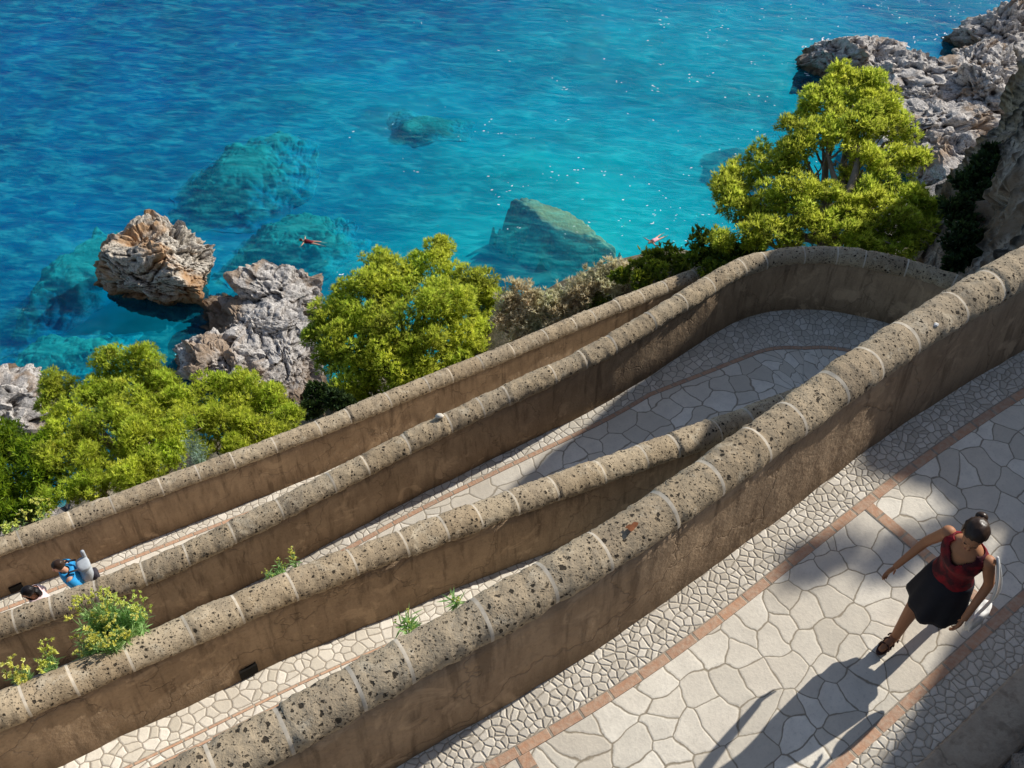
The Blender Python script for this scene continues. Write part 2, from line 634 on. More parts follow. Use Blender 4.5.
w1, L1, S1, N1 = wall('parapet_wall', W1, 3.3, 'nearest and thickest parapet wall, beside the path the woman walks on', .50, 1)
w2, L2, S2, N2 = wall('parapet_wall', W2, 3.4, 'second parapet wall from the viewer, with the feathery yellow-flowered bush growing behind it', .54, 2, holes=[(hole_s(W2, at(242, 661, -3.25)), .10, .19, .15)])
w3, L3, S3, N3 = wall('parapet_wall', W3, 3.6, 'third parapet wall, curving round the hairpin bend at its far end', .60, 3)
w4, L4, S4, N4 = wall('parapet_wall', W4, 4.5, 'outermost, lowest parapet wall in front of the pines above the sea', .64, 4, holes=[(hole_s(W4, at(14, 577, -7.85)), .10, .2, .14)])


def ribbon(name, A, B, s, cols, mat, z_off=0.0, uv_w=None, vs=None):
    """a paved sheet between two 3-D lines A and B"""
    n = len(A)
    t = np.linspace(0, 1, cols)
    V = A[:, None] + (B - A)[:, None] * t[None, :, None]
    V = V + np.array([0, 0, z_off])
    w = np.linalg.norm((B - A)[:, :2], axis=1)
    U = np.stack([np.repeat(s[:, None], cols, 1), w[:, None] * t[None]], -1)
    if vs is not None:
        U[..., 1] += vs[:, None]
    me = mesh_np(V.reshape(-1, 3), grid_faces(n, cols))
    set_uv(me, U.reshape(-1, 2))
    o = link(name, me, mat)
    if me.polygons[0].normal.z < 0:
        me.flip_normals()
    return struct(o)


def off(line, nrm, o, z):
    p = np.zeros((len(line), 3))
    p[:, :2] = line[:, :2] + nrm * (np.asarray(o)[:, None] if np.ndim(o) else o)
    p[:, 2] = line[:, 2] + z
    return p


def bar_row(a, b, w, zfun, mat=None):
    """a row of bricks laid across a path, from a to b"""
    a = np.array(a, float)
    b = np.array(b, float)
    d = b - a
    ln = np.linalg.norm(d[:2])
    nn = np.array([d[1], -d[0], 0]) / ln
    k = 24
    t = np.linspace(0, 1, k)[:, None]
    c = a + d * t
    up_ = np.array([0, 0, zfun * w / 2])
    o = ribbon('brick_edging', c + nn * w / 2 + up_, c - nn * w / 2 - up_, t[:, 0] * ln, 3, M['brick'], .006)
    return o


# upper path (P1)
lo = np.interp(S1, [0, 3, 6, 12], [.22, .24, .29, .30])
e0 = TH
a0 = off(L1, N1, e0 - .02, -WH)
b0 = off(L1, N1, TH + .10 + lo, -WH)
ribbon('path', a0, b0, S1, 5, M['pebble'])
b1 = off(L1, N1, TH + .10 + lo + .085, -WH)
ribbon('brick_edging', b0, b1, S1, 3, M['brick'], .008)
c0 = off(L1, N1, TH + .10 + 1.60, -WH)
ribbon('path', b1, c0, S1, 12, M['flag'])
c1 = off(L1, N1, TH + .10 + 1.685, -WH)
ribbon('brick_edging', c0, c1, S1, 3, M['brick'], .008)
d0 = off(L1, N1, TH + .10 + 1.98, -WH)
ribbon('path', c1, d0, S1, 5, M['pebble'], 0, vs=np.full(len(S1), 3.0))


def z1(p):
    i = int(np.argmin(np.linalg.norm(L1[:, :2] - np.asarray(p)[:2], axis=1)))
    return L1[i, 2] - WH


def row1(px0, px1):
    a = at(*px0, 0)
    for _ in range(4):
        a = at(*px0, z1(a))
    i = int(np.argmin(np.linalg.norm(L1[:, :2] - a[:2], axis=1)))
    q0 = np.array([*(L1[i, :2] + N1[i] * (TH + .10 + lo[i] + .085)), L1[i, 2] - WH])
    q1 = np.array([*(L1[i, :2] + N1[i] * (TH + .10 + 1.6)), L1[i, 2] - WH])
    t_ = np.linspace(0, 1, 24)[:, None]
    e_ = []
    for q_ in (i - 1, i + 1):
        i0 = np.array([*(L1[q_, :2] + N1[q_] * (TH + .10 + lo[q_] + .085)), L1[q_, 2] - WH])
        i1 = np.array([*(L1[q_, :2] + N1[q_] * (TH + .10 + 1.6)), L1[q_, 2] - WH])
        e_.append(i0 + (i1 - i0) * t_)
    ribbon('brick_edging', e_[0], e_[1], t_[:, 0] * 1.3, 3, M['brick'], .004)


row1((864, 505), None)
row1((512, 730), None)

# second path (P2): between the foot of wall 1 and wall 2
i2 = np.arange(len(L2))
a = off(L2, N2, TH - .02, -WH)
b = off(L2, N2, TH + .10 + .30, -WH)
ribbon('path', a, b, S2, 5, M['pebble2'], 0, vs=np.full(len(S2), 6.))
b1 = off(L2, N2, TH + .10 + .335, -WH)
ribbon('brick_edging', b, b1, S2, 3, M['brick'], .008)
b2 = off(L2, N2, TH + .10 + .42, -WH)
ribbon('path', b1, b2, S2, 3, M['pebble2'], 0, vs=np.full(len(S2), 7.))
b3 = off(L2, N2, TH + .10 + .455, -WH)
ribbon('brick_edging', b2, b3, S2, 3, M['brick'], .008)
c = off(L2, N2, 3.3, -WH)
ribbon('path', b3, c, S2, 12, M['flag2'], 0, vs=np.full(len(S2), 9.))

# third path (P3): between wall 3 and the outer foot of wall 2, fanning out at the hairpin
a = off(L3, N3, TH - .02, -WH - .03)
brd = np.interp(S3, [0, 9.5, 14.0, 15.6, 17.2, 20], [.17, .17, .24, .6, .85, .85])
b = off(L3, N3, TH + .095 + brd, -WH - .03)
ribbon('path', a, b, S3, 6, M['pebble2'], 0, vs=np.full(len(S3), 12.))
b1 = off(L3, N3, TH + .095 + brd + .075, -WH - .03)
ribbon('brick_edging', b, b1, S3, 3, M['brick'], .008)
wid = np.interp(S3, [0, 8, 13, 16, 20], [2.55, 2.4, 2.5, 3.2, 3.6])
c = off(L3, N3, wid, -WH - .03)
# keep the inner edge from crossing itself round the bend: pull it to the pivot at the end of wall 2
piv = np.array([5.3, 9.7])
for i in range(len(c)):
    if S3[i] > 15.2:
        t = min(1, (S3[i] - 15.2) / 1.2)
        tgt = piv + (c[i, :2] - piv) * .15
        c[i, :2] = c[i, :2] * (1 - t) + tgt * t
ribbon('path', b1, c, S3, 14, M['flag2'], 0, vs=np.full(len(S3), 15.))
qa = at(714, 342, -4.82)
qb = at(757, 402, -4.85)
bar_row(qa, qb, .075, 0.)
# turning platform under the end of wall 1
pl = np.array([[4.2, 9.2, -4.66], [6.5, 8.4, -4.66], [9, 10, -4.66], [8.6, 13.0, -4.66], [6.6, 12.9, -4.66], [4.6, 12.0, -4.66]])
me = mesh_np(pl, np.array([[0, 1, 2, 3], [0, 3, 4, 5]]), False)
set_uv(me, pl[:, :2])
struct(link('path', me, M['flag2']))

# lowest path (P4)
a = off(L4, N4, TH - .02, -WH)
b = off(L4, N4, TH + .095 + .18, -WH)
ribbon('path', a, b, S4, 5, M['pebble2'], 0, vs=np.full(len(S4), 21.))
b1 = off(L4, N4, TH + .095 + .25, -WH)
ribbon('brick_edging', b, b1, S4, 3, M['brick'], .008)
c = off(L4, N4, 4.0, -WH)
ribbon('path', b1, c, S4, 14, M['flag2'], 0, vs=np.full(len(S4), 24.))

# kerb and rock bank on the uphill side of the upper path
M['kerb'] = mat_plaster('kerb_render', (.50, .42, .32), (.42, .34, .25), (.30, .235, .17))


def mat_rock(name, c1, c2, dark, stain=None, wl=None, bs=1.0):
    k = NT(name)
    p = k.obj()
    n1 = k.noise(k.scale(p, (1, 1, 1.6)), .55 * bs, 6, .65)
    n2 = k.noise(p, 2.6 * bs, 6, .7)
    n3 = k.noise(p, 9 * bs, 5, .7)
    c = k.mix(k.ramp(n1, [(.35, 0.), (.65, 1.)]), c1, c2)
    c = k.mix(k.math('MULTIPLY', k.ramp(n2, [(.48, 0.), (.66, 1.)]), .65), c, tuple(np.array(c1) * .45))
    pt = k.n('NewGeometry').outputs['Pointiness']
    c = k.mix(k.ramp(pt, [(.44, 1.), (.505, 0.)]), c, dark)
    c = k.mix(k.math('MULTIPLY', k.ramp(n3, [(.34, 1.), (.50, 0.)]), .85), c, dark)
    if stain is not None:
        s = k.ramp(k.noise(p, .32 * bs, 4, .6, .6), [(.50, 0.), (.60, 1.)])
        c = k.mix(k.math('MULTIPLY', s, .8), c, stain)
    if wl is not None:
        z = k.n('SeparateXYZ', {0: p}).outputs[2]
        zz = k.math('ADD', z, k.math('MULTIPLY', k.math('SUBTRACT', n2, .5), 1.6))
        f = k.n('MapRange', {0: zz, 1: SEA + .2, 2: SEA + 1.5, 3: 1., 4: 0.}).outputs[0]
        c = k.mix(f, c, wl)
        f2 = k.n('MapRange', {0: zz, 1: SEA - .1, 2: SEA + .35, 3: 1., 4: 0.}).outputs[0]
        c = k.mix(f2, c, (.035, .045, .04))
    h = k.math('ADD', k.math('MULTIPLY', n2, .7), k.math('MULTIPLY', n3, .35))
    return k.fin(c, k.bump(h, 1.0, .25 / bs), .92)


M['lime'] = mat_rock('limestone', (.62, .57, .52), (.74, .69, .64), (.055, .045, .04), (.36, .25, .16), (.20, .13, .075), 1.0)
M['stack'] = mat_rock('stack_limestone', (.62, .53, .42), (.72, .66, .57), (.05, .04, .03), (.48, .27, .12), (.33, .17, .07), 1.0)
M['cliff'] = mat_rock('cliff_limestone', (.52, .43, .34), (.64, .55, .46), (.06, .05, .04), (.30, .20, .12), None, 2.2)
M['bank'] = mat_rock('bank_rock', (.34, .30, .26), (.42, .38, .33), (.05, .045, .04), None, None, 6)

k0, k1 = TH + .10 + 1.975, TH + .10 + 2.33
prof = [(k0, -.12), (k0 + .01, .13), (k0 + .03, .15), (k0 + .2, .165), (k1, .16), (k1 + .02, .1)]
V = np.stack([off(L1, N1, o_, -WH + z_) for o_, z_ in prof], 1)
V[:, 1:, 2] += fbm(V[:, 1:].reshape(-1, 3) * 3, 3, 5).reshape(len(L1), -1) * .02
me = mesh_np(V.reshape(-1, 3), grid_faces(len(L1), len(prof))[:, ::-1])
set_uv(me, np.stack([np.repeat(S1, len(prof)), np.tile([.0, .3, .5, .5, .5, .3], len(S1))], 1))
struct(link('kerb', me, M['kerb']))

tt = np.linspace(0, 1, 26)
prof = [(k1 - .01 + .55 * t + .35 * max(0, t - .5), .08 + 2.6 * t ** 1.25) for t in tt]
V = np.stack([off(L1, N1, o_, -WH + z_) for o_, z_ in prof], 1)
f_ = V.reshape(-1, 3)
dn = (ridged(f_ * 2.2, 5, 31) * .12 + fbm(f_ * 6, 3, 8) * .04) * np.tile(np.clip(tt * 6, 0, 1), len(L1))
f_[:, :2] += np.repeat(N1, len(prof), 0) * dn[:, None]
f_[:, 2] += dn * .4
me = mesh_np(f_, grid_faces(len(L1), len(prof))[:, ::-1], False)
struct(link('rock_bank', me, M['bank']))


# ------------------------------------------------------------------ hillside, cliff
def seg_dist(P, line):
    """distance, signed side and interpolated z to a polyline (x,y,z)"""
    best = np.full(len(P), 1e9)
    zb = np.zeros(len(P))
    side = np.zeros(len(P))
    for a, b in zip(line[:-1], line[1:]):
        d = (b - a)[:2]
        t = np.clip(((P - a[:2]) @ d) / (d @ d), 0, 1)
        q = a[:2] + t[:, None] * d
        r = np.linalg.norm(P - q, axis=1)
        cr = d[0] * (P[:, 1] - a[1]) - d[1] * (P[:, 0] - a[0])
        m_ = r < best
        best[m_] = r[m_]
        zb[m_] = (a[2] + t * (b[2] - a[2]))[m_]
        side[m_] = np.sign(cr)[m_]
    return best, side, zb


edge = np.array([(-60, -26, -10), (-12, 6.3, -8.7), (-7.9, 9.2, -8.8), (-3.8, 12, -8.9), (1.5, 16, -9.0), (5.2, 18.5, -9.2), (9, 19.5, -10), (12, 27, -17), (18, 40, -27), (27, 56, -32.5), (36, 66, -33.5), (50, 78, -32), (90, 100, -25)], float)
gx = np.arange(-70, 95, .5)
gy = np.arange(-30, 125, .5)
X, Y = np.meshgrid(gx, gy, indexing='ij')
P = np.stack([X.ravel(), Y.ravel()], 1)
d, side, zb = seg_dist(P, edge)
d = d * side
P3 = np.concatenate([P, np.zeros((len(P), 1))], 1)
nz = fbm(P3 * .16, 4, 3)
dd = np.maximum(d, 0)
z = zb - 1.12 * dd
z = np.where(P[:, 0] < -3.5, np.maximum(z, zb - .35 - .80 * dd - np.maximum(0, dd - 5) * 1.2), z)
z = np.maximum(z, -60)
z += nz * np.clip(dd * .25, 0, 1.3) + ridged(P3 * .5, 5, 12) * np.clip(dd * .10, 0, .7)
# the knoll of dry scrub beyond the far end of the lowest wall
for (qx, qy, qd) in ((690, 262, 24), (655, 270, 24.3), (620, 284, 24.6), (590, 300, 25), (560, 318, 25), (535, 342, 25)):
    c_ = dp(qx, qy, qd)
    dk_ = np.hypot(P[:, 0] - c_[0], P[:, 1] - c_[1])
    z = np.maximum(z, c_[2] - .22 - .30 * dk_ ** 2 + nz * .25)
z = np.where(d < 0, np.minimum(zb - .25 + np.minimum(-d, 30) * .15, zb + 3) - 0.2, z)
# inland side stays under the paths
z = np.where((d < 0) & (P[:, 0] < 9), np.minimum(z, -9.3), z)
keep = (z > -47)
g = grid_faces(len(gx), len(gy))
g = g[keep[g].all(1)]


def mat_hill():
    k = NT('dry_slope')
    p = k.obj()
    n = k.noise(p, .8, 6, .65)
    n2 = k.noise(p, 5, 5, .7)
    c = k.mix(k.ramp(n, [(.35, 0.), (.65, 1.)]), (.22, .17, .095), (.36, .31, .23))
    c = k.mix(k.ramp(n2, [(.5, 0.), (.7, .8)]), c, (.085, .085, .035))
    z_ = k.n('SeparateXYZ', {0: p}).outputs[2]
    f = k.n('MapRange', {0: k.math('ADD', z_, k.math('MULTIPLY', n, 6.)), 1: -30., 2: -24., 3: 1., 4: 0.}).outputs[0]
    r = k.mix(k.ramp(n2, [(.35, 0.), (.6, 1.)]), (.16, .13, .11), (.52, .47, .42))
    c = k.mix(f, c, r)
    return k.fin(c, k.bump(k.math('ADD', n2, n), .9, .3), .95)


M['hill'] = mat_hill()
used = np.unique(g)
mp = np.full(len(P), -1)
mp[used] = np.arange(len(used))
struct(link('hillside', mesh_np(np.stack([P[used, 0], P[used, 1], z[used]], 1), mp[g]), M['hill']))

# the cliff at the right of the hairpin
ST = [  # bottom, base, top, crest, back
    [(6.2, 8.4, -9), (7.2, 8.0, -4), (8.4, 7.8, 2.4), (13.4, 8.4, 9.2), (30, 2, 11)],
    [(6.1, 9.2, -9), (7.0, 9.0, -4), (8.0, 9.2, 2.4), (12.4, 10.35, 9.3), (30, 5, 11)],
    [(6.0, 10.2, -9), (6.9, 10.0, -4), (7.8, 10.2, 2.4), (12.2, 10.8, 7.1), (30, 7, 9)],
    [(5.95, 11.0, -9), (6.9, 10.8, -4), (7.7, 11.0, 2.4), (12.1, 11.5, 7.45), (30, 8, 9)],
    [(6.3, 12.6, -10), (7.3, 12.0, -4), (8.0, 12.0, 2.2), (12.1, 12.2, 8.1), (30, 11, 9)],
    [(6.7, 14.4, -12), (7.75, 13.6, -4), (8.6, 13.8, 1.8), (12.2, 13.6, 8.6), (30, 15, 9)],
    [(7.4, 16.8, -13), (8.4, 16.0, -4), (9.2, 16.1, 1.2), (11.4, 16.1, 4.9), (30, 20, 6)],
    [(7.8, 18.6, -14), (8.9, 17.9, -5), (9.7, 17.8, -.2), (11.0, 18.1, 4.9), (30, 23, 4)],
    [(8.2, 20.0, -14), (9.2, 19.0, -6), (9.9, 18.9, -1.5), (11.0, 19.0, .6), (30, 25, 1)],
    [(9.2, 23.0, -18), (10.6, 22, -10), (11.6, 22, -5.8), (14, 21.5, -2.5), (30, 28, 0)],
    [(12.5, 30, -27), (14, 28.5, -19), (16, 28, -14), (20, 27, -8), (34, 34, -6)],
    [(20, 44, -34), (22, 42, -29), (25, 41, -24), (31, 40, -16), (44, 44, -14)],
    [(31, 62, -38), (34, 60, -35), (37, 59, -31), (44, 58, -25), (58, 58, -22)],
    [(44, 80, -40), (47, 78, -36), (50, 76, -32), (58, 74, -26), (75, 72, -22)],
]
ST = np.array(ST, float)


def interp_rows(A, nper):
    out = []
    for k in range(A.shape[1]):
        q, _ = catmull(np.array([A[i, k] for i in range(len(A))]), .2) if False else (None, None)
    P_ = np.vstack([2 * A[:1] - A[1:2], A, 2 * A[-1:] - A[-2:-1]])
    for k in range(1, len(P_) - 2):
        t = np.linspace(0, 1, nper[k - 1], endpoint=False).reshape(-1, *([1] * (A.ndim - 1)))
        p0, p1, p2, p3 = P_[k - 1], P_[k], P_[k + 1], P_[k + 2]
        out.append(.5 * (2 * p1 + (p2 - p0) * t + (2 * p0 - 5 * p1 + 4 * p2 - p3) * t ** 2 + (3 * p1 - p0 - 3 * p2 + p3) * t ** 3))
    out.append(A[-1:])
    return np.concatenate(out)


G_ = interp_rows(ST, [20, 16, 14, 14, 24, 30, 34, 24, 40, 44, 60, 60, 40])
vq = np.concatenate([np.linspace(k_, k_ + 1, c_, endpoint=False) for k_, c_ in enumerate([60, 70, 50, 24])] + [[4.]])
v0 = np.minimum(vq.astype(int), 3)
G_ = G_[:, v0] + (G_[:, v0 + 1] - G_[:, v0]) * (vq - v0)[None, :, None]
for _ in range(5):
    G_[:, 1:-1] = (G_[:, :-2] + 2 * G_[:, 1:-1] + G_[:, 2:]) / 4
nu, nv = G_.shape[:2]
du = np.gradient(G_, axis=0)
dv = np.gradient(G_, axis=1)
nn = np.cross(du, dv)
nn /= np.linalg.norm(nn, axis=2)[..., None] + 1e-9
if nn[5, 40, 0] > 0:
    nn = -nn
fl = G_.reshape(-1, 3)
fa_, fe_ = facets(fl * np.array([.5, .5, .28]) + fbm(fl * .8, 3, 5)[:, None] * .08, 1.0, 90, .8, .5)
fb_, fe2_ = facets(fl * np.array([1.4, 1.4, .8]), 1.0, 92, .8, .5)
dsp = fa_ * .8 + fb_ * .3 + ridged(fl * np.array([.55, .55, .30]), 6, 41) * .14 + ridged(fl * np.array([1.9, 1.9, 1.1]), 4, 43) * .13 + fbm(fl * 6, 3, 47) * .04
fall = np.interp(np.arange(nv), [0, 110, 150, nv], [1, 1, .35, .35])
fl = fl + nn.reshape(-1, 3) * ((dsp - .15) * np.tile(fall, nu))[:, None]
fc = grid_faces(nu, nv)
me = mesh_np(fl, fc, True)
struct(link('cliff', me, M['cliff']))


# ------------------------------------------------------------------ rocks
def rock(name, c, r, seed, label, cat='rock', mat=None, sub=6, rough=.32, freq=1.0, flat_bot=None, group=None, rot=0., sharp=1.0, shear=(0, 0)):
    v, f = ico(sub)
    rr_ = np.random.default_rng(seed)
    q = v * freq + seed * 3.7
    v = v * (1 + rough * 1.2 * fbm(q * 1.2, 3, seed))[:, None]
    for _ in range(15):
        n_ = rr_.normal(size=3)
        n_[2] += .3
        n_ /= np.linalg.norm(n_)
        o_ = rr_.uniform(.52, .98)
        ex = v @ n_ - o_ - .05 * vnoise(q * 4, seed + 1)
        v = v - np.maximum(ex, 0)[:, None] * n_ * .85
    jt = np.stack([fbm(q * 5, 3, seed + k_) for k_ in (5, 6, 7)], 1) * .06
    w_ = (q + jt) @ np.array([[1, .25, 0], [-.25, 1, .35], [0, -.35, 1.]]) * np.array([1, .85, 1.5])
    a1, e1 = facets(w_, 1.9, seed, .9, .55)
    a2, e2 = facets(w_, 4.6, seed + 1, 1.1, .3)
    a3, e3 = facets(w_, 10.5, seed + 2, 1.1, .2)
    disp = rough * (.85 * a1 + .34 * a2 + .13 * a3)
    disp -= rough * (.22 * np.clip(1 - e1 / .09, 0, 1) + .10 * np.clip(1 - e2 / .11, 0, 1))
    disp += rough * .10 * fbm(q * 9, 4, seed + 3, .6)
    v = v * (1.08 + disp)[:, None] * np.asarray(r)
    v[:, 0] += shear[0] * v[:, 2]
    v[:, 1] += shear[1] * v[:, 2]
    ca, sa = math.cos(rot), math.sin(rot)
    v = np.stack([v[:, 0] * ca - v[:, 1] * sa, v[:, 0] * sa + v[:, 1] * ca, v[:, 2]], 1)
    me = mesh_np(v, f, True)
    try:
        me.set_sharp_from_angle(angle=R(38))
    except Exception:
        pass
    o = link(name, me, mat or M['lime'])
    o.location = c
    return tag(o, label, cat, group)


# sea stack: an angular block standing in the water
c = at(163, 268, SEA)
rock('sea_stack', (c[0] + .0, c[1] - .8, SEA + .1), (4.7, 3.7, 3.6), 5, 'tall pale limestone sea stack with rust-orange foot standing alone in the water', 'sea rock', M['stack'], 7, .34, 1.0)
c = at(268, 334, SEA)
rock('shore_rock', (c[0], c[1] - 1.0, SEA + .0), (3.3, 5.8, 2.6), 11, 'broad white limestone outcrop between the sea stack and the middle pine', 'rock', None, 7, .30, 1.3, rot=.5)
c = at(286, 300, SEA)
rock('shore_rock', (c[0] + .2, c[1] - .3, SEA + .4), (2.6, 2.2, 2.3), 14, 'rounded grey rock at the seaward tip of the white outcrop', 'rock', None, 6, .32, 1.2)
c = at(215, 372, SEA)
rock('shore_rock', (c[0], c[1], SEA + .2), (2.3, 2.4, 1.8), 17, 'low white rock at the waterline just above the left pines', 'rock', None, 6, .34, 1.2)
c = at(8, 412, SEA)
rock('shore_rock', (c[0] - .6, c[1] - .6, SEA + .3), (4.0, 3.6, 2.3), 21, 'white rock cut by the left edge of the view above the pines', 'rock', None, 6, .34, 1.4)
# rocky point at the upper right
pts = [(838, 62, 3.6, 3.0, 2.6, 'dark-faced rock at the seaward tip of the rocky point'),
       (868, 66, 4.2, 3.6, 2.2, 'pale rock slab just behind the tip of the rocky point'),
       (905, 84, 4.4, 4.0, 2.4, 'pale jagged rock on the rocky point above the pine crown'),
       (945, 100, 4.2, 4.4, 2.6, 'broken white rock in the middle of the rocky shore'),
       (975, 72, 3.6, 3.2, 3.0, 'grey boulder on the waterline of the small cove'),
       (1008, 48, 5.0, 3.6, 4.2, 'dark leaning rock at the far right corner of the cove'),
       (930, 130, 3.6, 4.0, 2.2, 'white rock beside the right side of the large pine crown'),
       (960, 128, 3.4, 3.4, 2.6, 'rough whitish boulder below the cliff foot'),
       (985, 100, 3.6, 3.6, 3.2, 'tall grey rock leaning against the cliff'),
       (948, 160, 3.4, 3.4, 2.2, 'reddish-brown rock in the gully beside the cliff'),
       (920, 105, 2.2, 2.2, 1.6, 'small bright boulder on the rocky shore')]
for i, (px, py, rx, ry, rz, lab) in enumerate(pts):
    zc = SEA + (0.5 if i < 6 else 2.0)
    c = at(px, py, zc)
    rock('shore_rock', c, (rx, ry, rz), 60 + i * 3, lab, 'rock', None, 6, .36, 1.3, group='rocks of the shore below the cliff', rot=i * 1.3)
for i in range(34):
    px = rng.uniform(880, 1000)
    py = 64 + (px - 880) * .25 + rng.uniform(0, 90)
    zc = SEA + .8 + max(0, (py - 110)) * .03
    c = at(px, py, zc)
    s_ = rng.uniform(.5, 1.5)
    rock('boulder', c, (s_ * 1.2, s_, s_ * .8), 200 + i, 'loose pale boulder among the rocks below the cliff', 'boulder', None, 4, .36, 1.0, group='loose boulders below the cliff', rot=i)
for i in range(12):
    px = rng.uniform(195, 320)
    py = rng.uniform(320, 385)
    c = at(px, py, SEA + 1.4)
    s_ = rng.uniform(.4, .9)
    rock('boulder', c, (s_ * 1.2, s_, s_ * .8), 300 + i, 'loose pale boulder on the white outcrop by the middle pine', 'boulder', None, 4, .36, 1.0, group='loose boulders on the white outcrop', rot=i)

# ------------------------------------------------------------------ sea and seabed
def deep_color(k, p, reef=None):
    """what the water column leaves of the bottom's colour at its depth"""
    z_ = k.n('SeparateXYZ', {0: p}).outputs[2]
    dep = k.math('SUBTRACT', SEA, z_)
    f = k.math('DIVIDE', dep, 24.0, None, True)
    if reef is None:
        return f, k.ramp(f, [(0., (.42, .46, .30)), (.05, (.16, .60, .50)), (.12, (.02, .66, .62)), (.22, (.003, .58, .64)), (.34, (.001, .40, .57)), (.50, (.0, .20, .46)), (.8, (.0, .10, .35))])
    return f, k.ramp(f, [(0., (1.0, .66, .30)), (.02, (.85, .56, .26)), (.045, (.42, .40, .21)), (.08, (.22, .42, .26)), (.16, (.06, .40, .30)), (.28, (.012, .36, .38)), (.45, (.003, .28, .48)), (.7, (.002, .16, .43)), (1., (.002, .10, .36))])


k = NT('seabed')
p = k.obj()
f, c = deep_color(k, p)
pn = k.noise(k.scale(p, (1, 1, 0)), .10, 5, .6)
dk = k.ramp(pn, [(.50, 0.), (.64, 1.)])
f_, c_r = deep_color(k, p, True)
pn2 = k.noise(k.scale(p, (1, 1, 0)), .6, 4, .65)
c = k.mix(k.math('MULTIPLY', dk, k.math('MULTIPLY', pn2, .35)), c, (.004, .10, .19))
c = k.mix(k.math('MULTIPLY', k.ramp(pn2, [(.4, 0.), (.7, 1.)]), .15), c, (.01, .42, .48))
dv_ = k.n('VectorMath', {0: k.scale(k.add(p, (24., -52., 0.)), (.075, .10, 0.))}, operation='LENGTH').outputs[1]
wd = k.math('MULTIPLY', k.ramp(k.math('ADD', dv_, k.math('MULTIPLY', k.math('SUBTRACT', pn2, .5), .9)), [(.35, 1.), (1.0, 0.)]), .8)
c = k.mix(wd, c, (.0, .15, .20))
M['seabed'] = k.fin(c, None, 1.0)
k.b.inputs['Specular IOR Level'].default_value = 0
k = NT('reef')
p = k.obj()
f, c = deep_color(k, p, True)
n = k.noise(p, 1.0, 6, .7)
n2 = k.noise(p, 3.2, 5, .7)
sh = k.math('SUBTRACT', 1.0, f, None, True)
sh = k.math('MULTIPLY', k.math('POWER', sh, 4.0), k.ramp(f, [(.02, .35), (.09, 1.)]))
c = k.mix(k.math('MULTIPLY', k.ramp(n, [(.42, 0.), (.62, 1.)]), k.math('MULTIPLY', sh, .6)), c, (.015, .11, .11))
c = k.mix(k.math('MULTIPLY', k.ramp(n2, [(.5, 0.), (.7, 1.)]), k.math('MULTIPLY', sh, .5)), c, (.03, .10, .085))
f_, c_s = deep_color(k, p)
rs_ = k.n('SeparateColor', {0: k.n('Attribute', attribute_name='col').outputs[0]})
c = k.mix(k.ramp(f, [(.10, 0.), (.2, .75)]), c, k.mix(n, (.012, .24, .27), (.05, .50, .42)))
c = k.mix(rs_.outputs[0], c, c_s)
c = k.mix(rs_.outputs[1], c, (.0, .055, .17))  # lays the painted flank shade over the reef colour
M['reef'] = k.fin(c, k.bump(k.math('ADD', n, n2), .5, .3), 1.0)
k.b.inputs['Specular IOR Level'].default_value = 0

gx = np.concatenate([[-3000, -1200, -500, -260], np.arange(-150, 151, 2.0), [260, 500, 1200, 3000]])
gy = np.concatenate([[-200, -80], np.arange(0, 231, 2.0), [300, 500, 1200, 3000]])
X, Y = np.meshgrid(gx, gy, indexing='ij')
P = np.stack([X.ravel(), Y.ravel(), np.zeros(X.size)], 1)


def sea_depth(P):
    d_ = 2.6 + .105 * (P[:, 1] - 46) - .19 * (np.minimum(P[:, 0], 6) - 6) + .03 * np.maximum(P[:, 0] - 6, 0) + fbm(P * .045, 4, 77) * 2.2 + fbm(P * .25, 3, 79) * .4
    d_ = d_ - np.exp(-((P[:, 0] - 32) ** 2 / 14 ** 2 + (P[:, 1] - 92) ** 2 / 10 ** 2)) * 1.2
    return np.clip(d_, 1.6, 24)


depth = sea_depth(P)
struct(link('seabed', mesh_np(np.stack([P[:, 0], P[:, 1], SEA - depth], 1), grid_faces(len(gx), len(gy))), M['seabed']))


